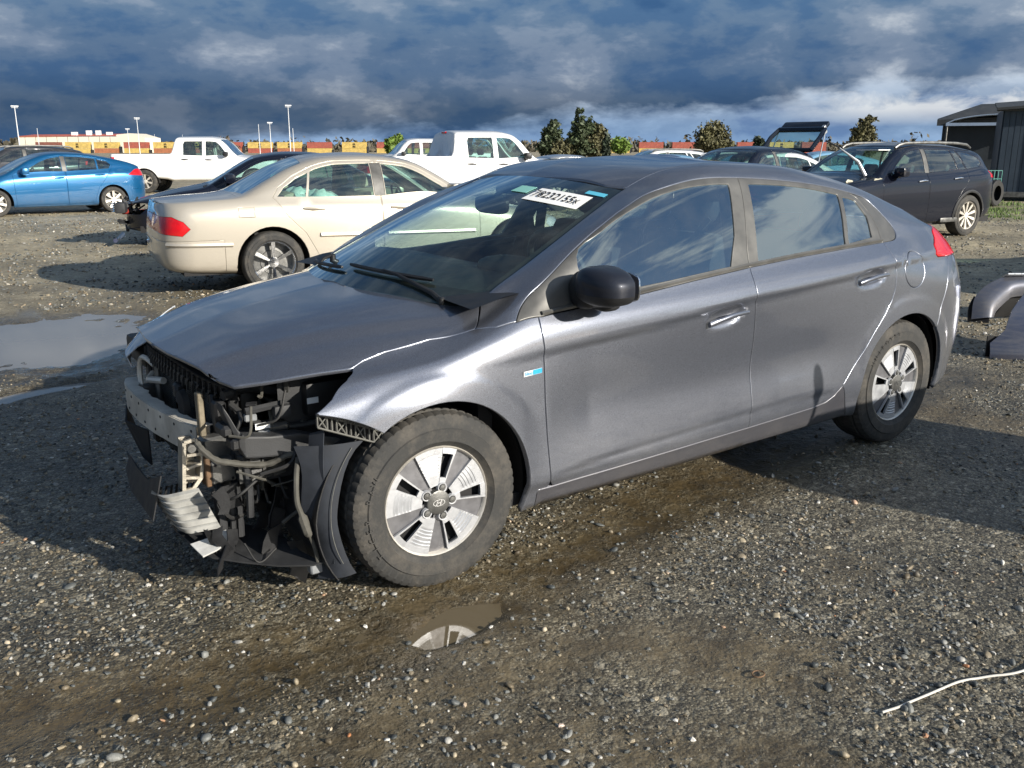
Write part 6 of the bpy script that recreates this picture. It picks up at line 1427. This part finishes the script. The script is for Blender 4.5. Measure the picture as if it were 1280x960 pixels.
# ------------------------------------------------------------------ yard building, lamp posts
yb=empty('yard_building',(63.9,493.3,0),math.atan2(-26.5,37.7),'long low cream industrial building with a red roof edge on the left horizon','building')
MB().box(0,46.1,0,.3,0,7.4).build('wall',M['cream_wall'],yb)
V=[(46.1,0,0),(59.3,.0,0),(59.3,0,6.9),(52.5,0,8.9),(46.1,0,8.3)]; MB().add(V+[(a,20,c) for a,b_,c in V],[(0,1,2,3,4),(5,9,8,7,6)]+[(i,(i+1)%5,5+(i+1)%5,5+i) for i in range(5)]).build('gable_wall',M['cream_wall'],yb)
MB().sheet([[(0,-.4,7.4),(0,14,8.4)],[(46.1,-.4,7.9),(46.1,14,8.8)]],.3).build('roof',M['redroof'],yb)
for i in range(9): MB().box(3+5*i,3.12+5*i,-.06,0,.1,7.3).build('wall_joint',M['dgrey'],yb)
for x,w in ((24,2.4),(31,2.2),(35.5,2.0),(40.5,2.4)): MB().box(x,x+w,2,4,8.0,10.2 if x in (31,35.5) else 9.5,.1).build('roof_vent',M['white_pl'],yb)
def pole(x,y,h,kind,label,lean=0):
    o=empty('lamp_post',(x,y,0),0,label,'lamp post','lamp posts of the far yard')
    MB().tube([(0,0,0),(0,0,h)],[.13,.07],8).build('post',M['polew'],o,True)
    if kind: MB().box(-.7,.7,-.22,.22,h-.10,h+.08,.04).tube([(-.6,0,h-.3),(.6,0,h-.3)],.05,6).build('lamp_head',M['polew'],o)
    return o
for a in [(26.2,206.9,9.8,1,'tall twin lamp post at the far left above the estate car'),(58.7,247,9.2,1,'lamp post just right of the yard building'),(74.4,185.8,10.4,1,'tallest lamp post, over the black wreck'),(86,227.5,8.1,1,'short lamp post with a tilted head left of the tallest one'),(94.7,259.3,8.5,0,'bare mast left of the short lamp post'),(102.6,253.5,7.4,0,'short mast just right of the tallest lamp post'),(49.7,341.4,8.3,0,'thin mast in front of the yard building\'s left part'),(74,324.3,8.1,1,'small lamp post at the yard building\'s gable'),(108.5,426,8,0,'thin mast left of the extended cab pickup'),(148.5,524.5,9.5,0,'faint mast right above the extended cab pickup')]: pole(*a)
# ------------------------------------------------------------------ trees
def leafmat(name,c):
    q=NT(name); v=q.co(); q.set(Base_Color=q.ramp(q.noise(v,.9,3),[(.3,tuple(a*.55 for a in c)),(.7,tuple(a*1.5 for a in c))]),Roughness=.65); 
    return q.m
M['leaf1']=leafmat('eucalyptus_leaves',(.055,.075,.035)); M['leaf2']=leafmat('brown_green_leaves',(.095,.090,.040)); M['leaf3']=leafmat('bright_green_leaves',(.12,.19,.03)); M['leaf4']=leafmat('dark_needles',(.03,.045,.025)); M['leaf5']=leafmat('bare_twigs',(.15,.12,.10))
M['bark']=plain('bark',(.16,.12,.09),.9,0,.3,3)
def tree(x,y,h,w,label,leaf,clumps,n=1500,ls=.20,name='tree',cat='tree',seed=1,trunk=True,grp='trees and bushes beyond the yard'):
    o=empty(name,(x,y,0),0,label,cat,grp); g=np.random.default_rng(seed)
    if trunk:
        b=MB().tube([(0,0,0),(.05*w,0,h*.3),(-.02*w,.05,h*.7)],[.03*h,.022*h,.006*h],7)
        for cx,cy,cz,r,rz in clumps: b.tube([(0,0,h*.25),(cx*w*.5,cy*w*.4,(cz-.1)*h),(cx*w*.9,cy*w*.6,cz*h)],[.014*h,.009*h,.003*h],5)
        b.build('trunk',M['bark'],o,True)
    P=[]; tot=sum(c[3]**2*c[4] for c in clumps)
    for cx,cy,cz,r,rz in clumps:
        m_=int(2.4*n*r*r*rz/tot)
        sub=g.normal(size=(max(6,m_//22),3)); sub/=np.linalg.norm(sub,axis=1,keepdims=True); sub*=g.random((len(sub),1))**.4
        pick=sub[g.integers(0,len(sub),m_)]+g.normal(size=(m_,3))*.14
        P.append(np.array([cx*w,cy*w,cz*h])+pick*np.array([r*w,r*w,rz*h]))
    P=np.concatenate(P); m_=len(P); a=g.normal(size=(m_,3)); a/=np.linalg.norm(a,axis=1,keepdims=True); b_=np.cross(a,g.normal(size=(m_,3))); b_/=np.linalg.norm(b_,axis=1,keepdims=True)
    s_=(ls*1.15*(.5+g.random((m_,1)))); V=np.stack([P-a*s_,P+b_*s_*.5,P+a*s_,P-b_*s_*.5],1).reshape(-1,3); me=D.meshes.new('crown'); me.vertices.add(len(V)); me.vertices.foreach_set('co',V.astype(np.float32).ravel())
    me.loops.add(len(V)); me.loops.foreach_set('vertex_index',np.arange(len(V),dtype=np.int32)); me.polygons.add(m_); me.polygons.foreach_set('loop_start',(np.arange(m_)*4).astype(np.int32)); me.update(calc_edges=True)
    link('crown',me,o,M[leaf]); return o
tree(67.8,86.7,5.2,3.0,'dark slim tree, left of the three tall trees','leaf1',[(0,0,.55,.42,.22),(.1,0,.82,.28,.14),(-.2,.1,.35,.42,.2),(-.05,0,.68,.36,.16)],1600,seed=1)
tree(70.9,84.6,6.4,4.2,'tallest tree beyond the pickups with a pointed crown','leaf1',[(-.15,0,.86,.17,.12),(0,0,.66,.30,.16),(.15,.1,.48,.40,.18),(-.15,0,.42,.36,.2),(.30,0,.60,.20,.12),(.1,0,.25,.42,.16)],2600,seed=2)
tree(72.1,83.7,4.9,2.6,'brownish lower tree at the right of the three tall trees','leaf2',[(.1,0,.72,.36,.2),(-.1,0,.45,.46,.25),(.2,0,.25,.44,.2)],1300,seed=3)
tree(69.3,85.6,3.2,3.8,'low brown bush at the foot of the tall trees','leaf2',[(-.3,0,.45,.34,.35),(.2,0,.5,.36,.36)],1200,seed=4,trunk=False,name='bush',cat='bush')
tree(83.6,75.6,4.75,5.0,'broad clipped tree with a flat top','leaf2',[(-.25,0,.62,.24,.33),(.05,0,.66,.26,.30),(.26,0,.60,.24,.32),(0,0,.40,.44,.25)],3200,.17,seed=5)
tree(98.4,65.2,5.6,3.6,'feathery tree over the black wagon\'s windscreen','leaf2',[(.22,0,.82,.24,.15),(-.08,0,.62,.34,.2),(.2,0,.55,.34,.2),(-.35,0,.42,.22,.2),(0,0,.3,.44,.2)],1900,seed=6)
tree(60.8,192.6,4.6,6,'pale bare tree over the extended cab pickup','leaf5',[(0,0,.5,.5,.35),(.4,0,.4,.4,.3)],1500,.35,seed=7)
tree(86.6,161.8,4.4,3.2,'bright yellow-green tree over the sedan\'s roof','leaf3',[(.2,0,.65,.32,.32),(-.25,0,.5,.4,.3)],1400,.35,seed=8)
tree(178,198.5,4.6,5,'round bright green tree over the containers','leaf3',[(0,0,.55,.5,.4)],1200,.5,seed=9)
tree(66.3,75.1,3.2,1.1,'thin dark cypress right of the three tall trees','leaf4',[(0,0,.5,.4,.5)],500,seed=10,name='cypress')
tree(120.8,100,3.9,2.0,'small dark cypress right of the clipped tree','leaf4',[(0,0,.5,.4,.45)],600,.3,seed=11,name='cypress')
# far wood along the horizon
g=np.random.default_rng(8); P=[]
for i in range(900):
    a=R(-4)+R(78)*g.random(); d_=560+g.random()*260; hgt=(3+5*g.random()**2)*(1.5 if g.random()<.12 else 1)
    wd_=(1.2 if g.random()<.3 else 5); P.append(np.array([-1.5+d_*math.sin(a),-3.4+d_*math.cos(a),0])+g.normal(size=(26,3))*np.array([wd_,wd_,0])+np.stack([g.normal(size=26)*0,g.normal(size=26)*0,g.random(26)*hgt],1))
P=np.concatenate(P); m_=len(P); a=g.normal(size=(m_,3)); a/=np.linalg.norm(a,axis=1,keepdims=True); b_=np.cross(a,g.normal(size=(m_,3))); b_/=np.linalg.norm(b_,axis=1,keepdims=True); s_=.9+g.random((m_,1))*1.3
V=np.stack([P-a*s_,P+b_*s_*.6,P+a*s_,P-b_*s_*.6],1).reshape(-1,3); me=D.meshes.new('treeline'); me.vertices.add(len(V)); me.vertices.foreach_set('co',V.astype(np.float32).ravel()); me.loops.add(len(V)); me.loops.foreach_set('vertex_index',np.arange(len(V),dtype=np.int32)); me.polygons.add(m_); me.polygons.foreach_set('loop_start',(np.arange(m_)*4).astype(np.int32)); me.update(calc_edges=True)
tag(link('distant_wood',me,None,M['leaf6']),kind='stuff')
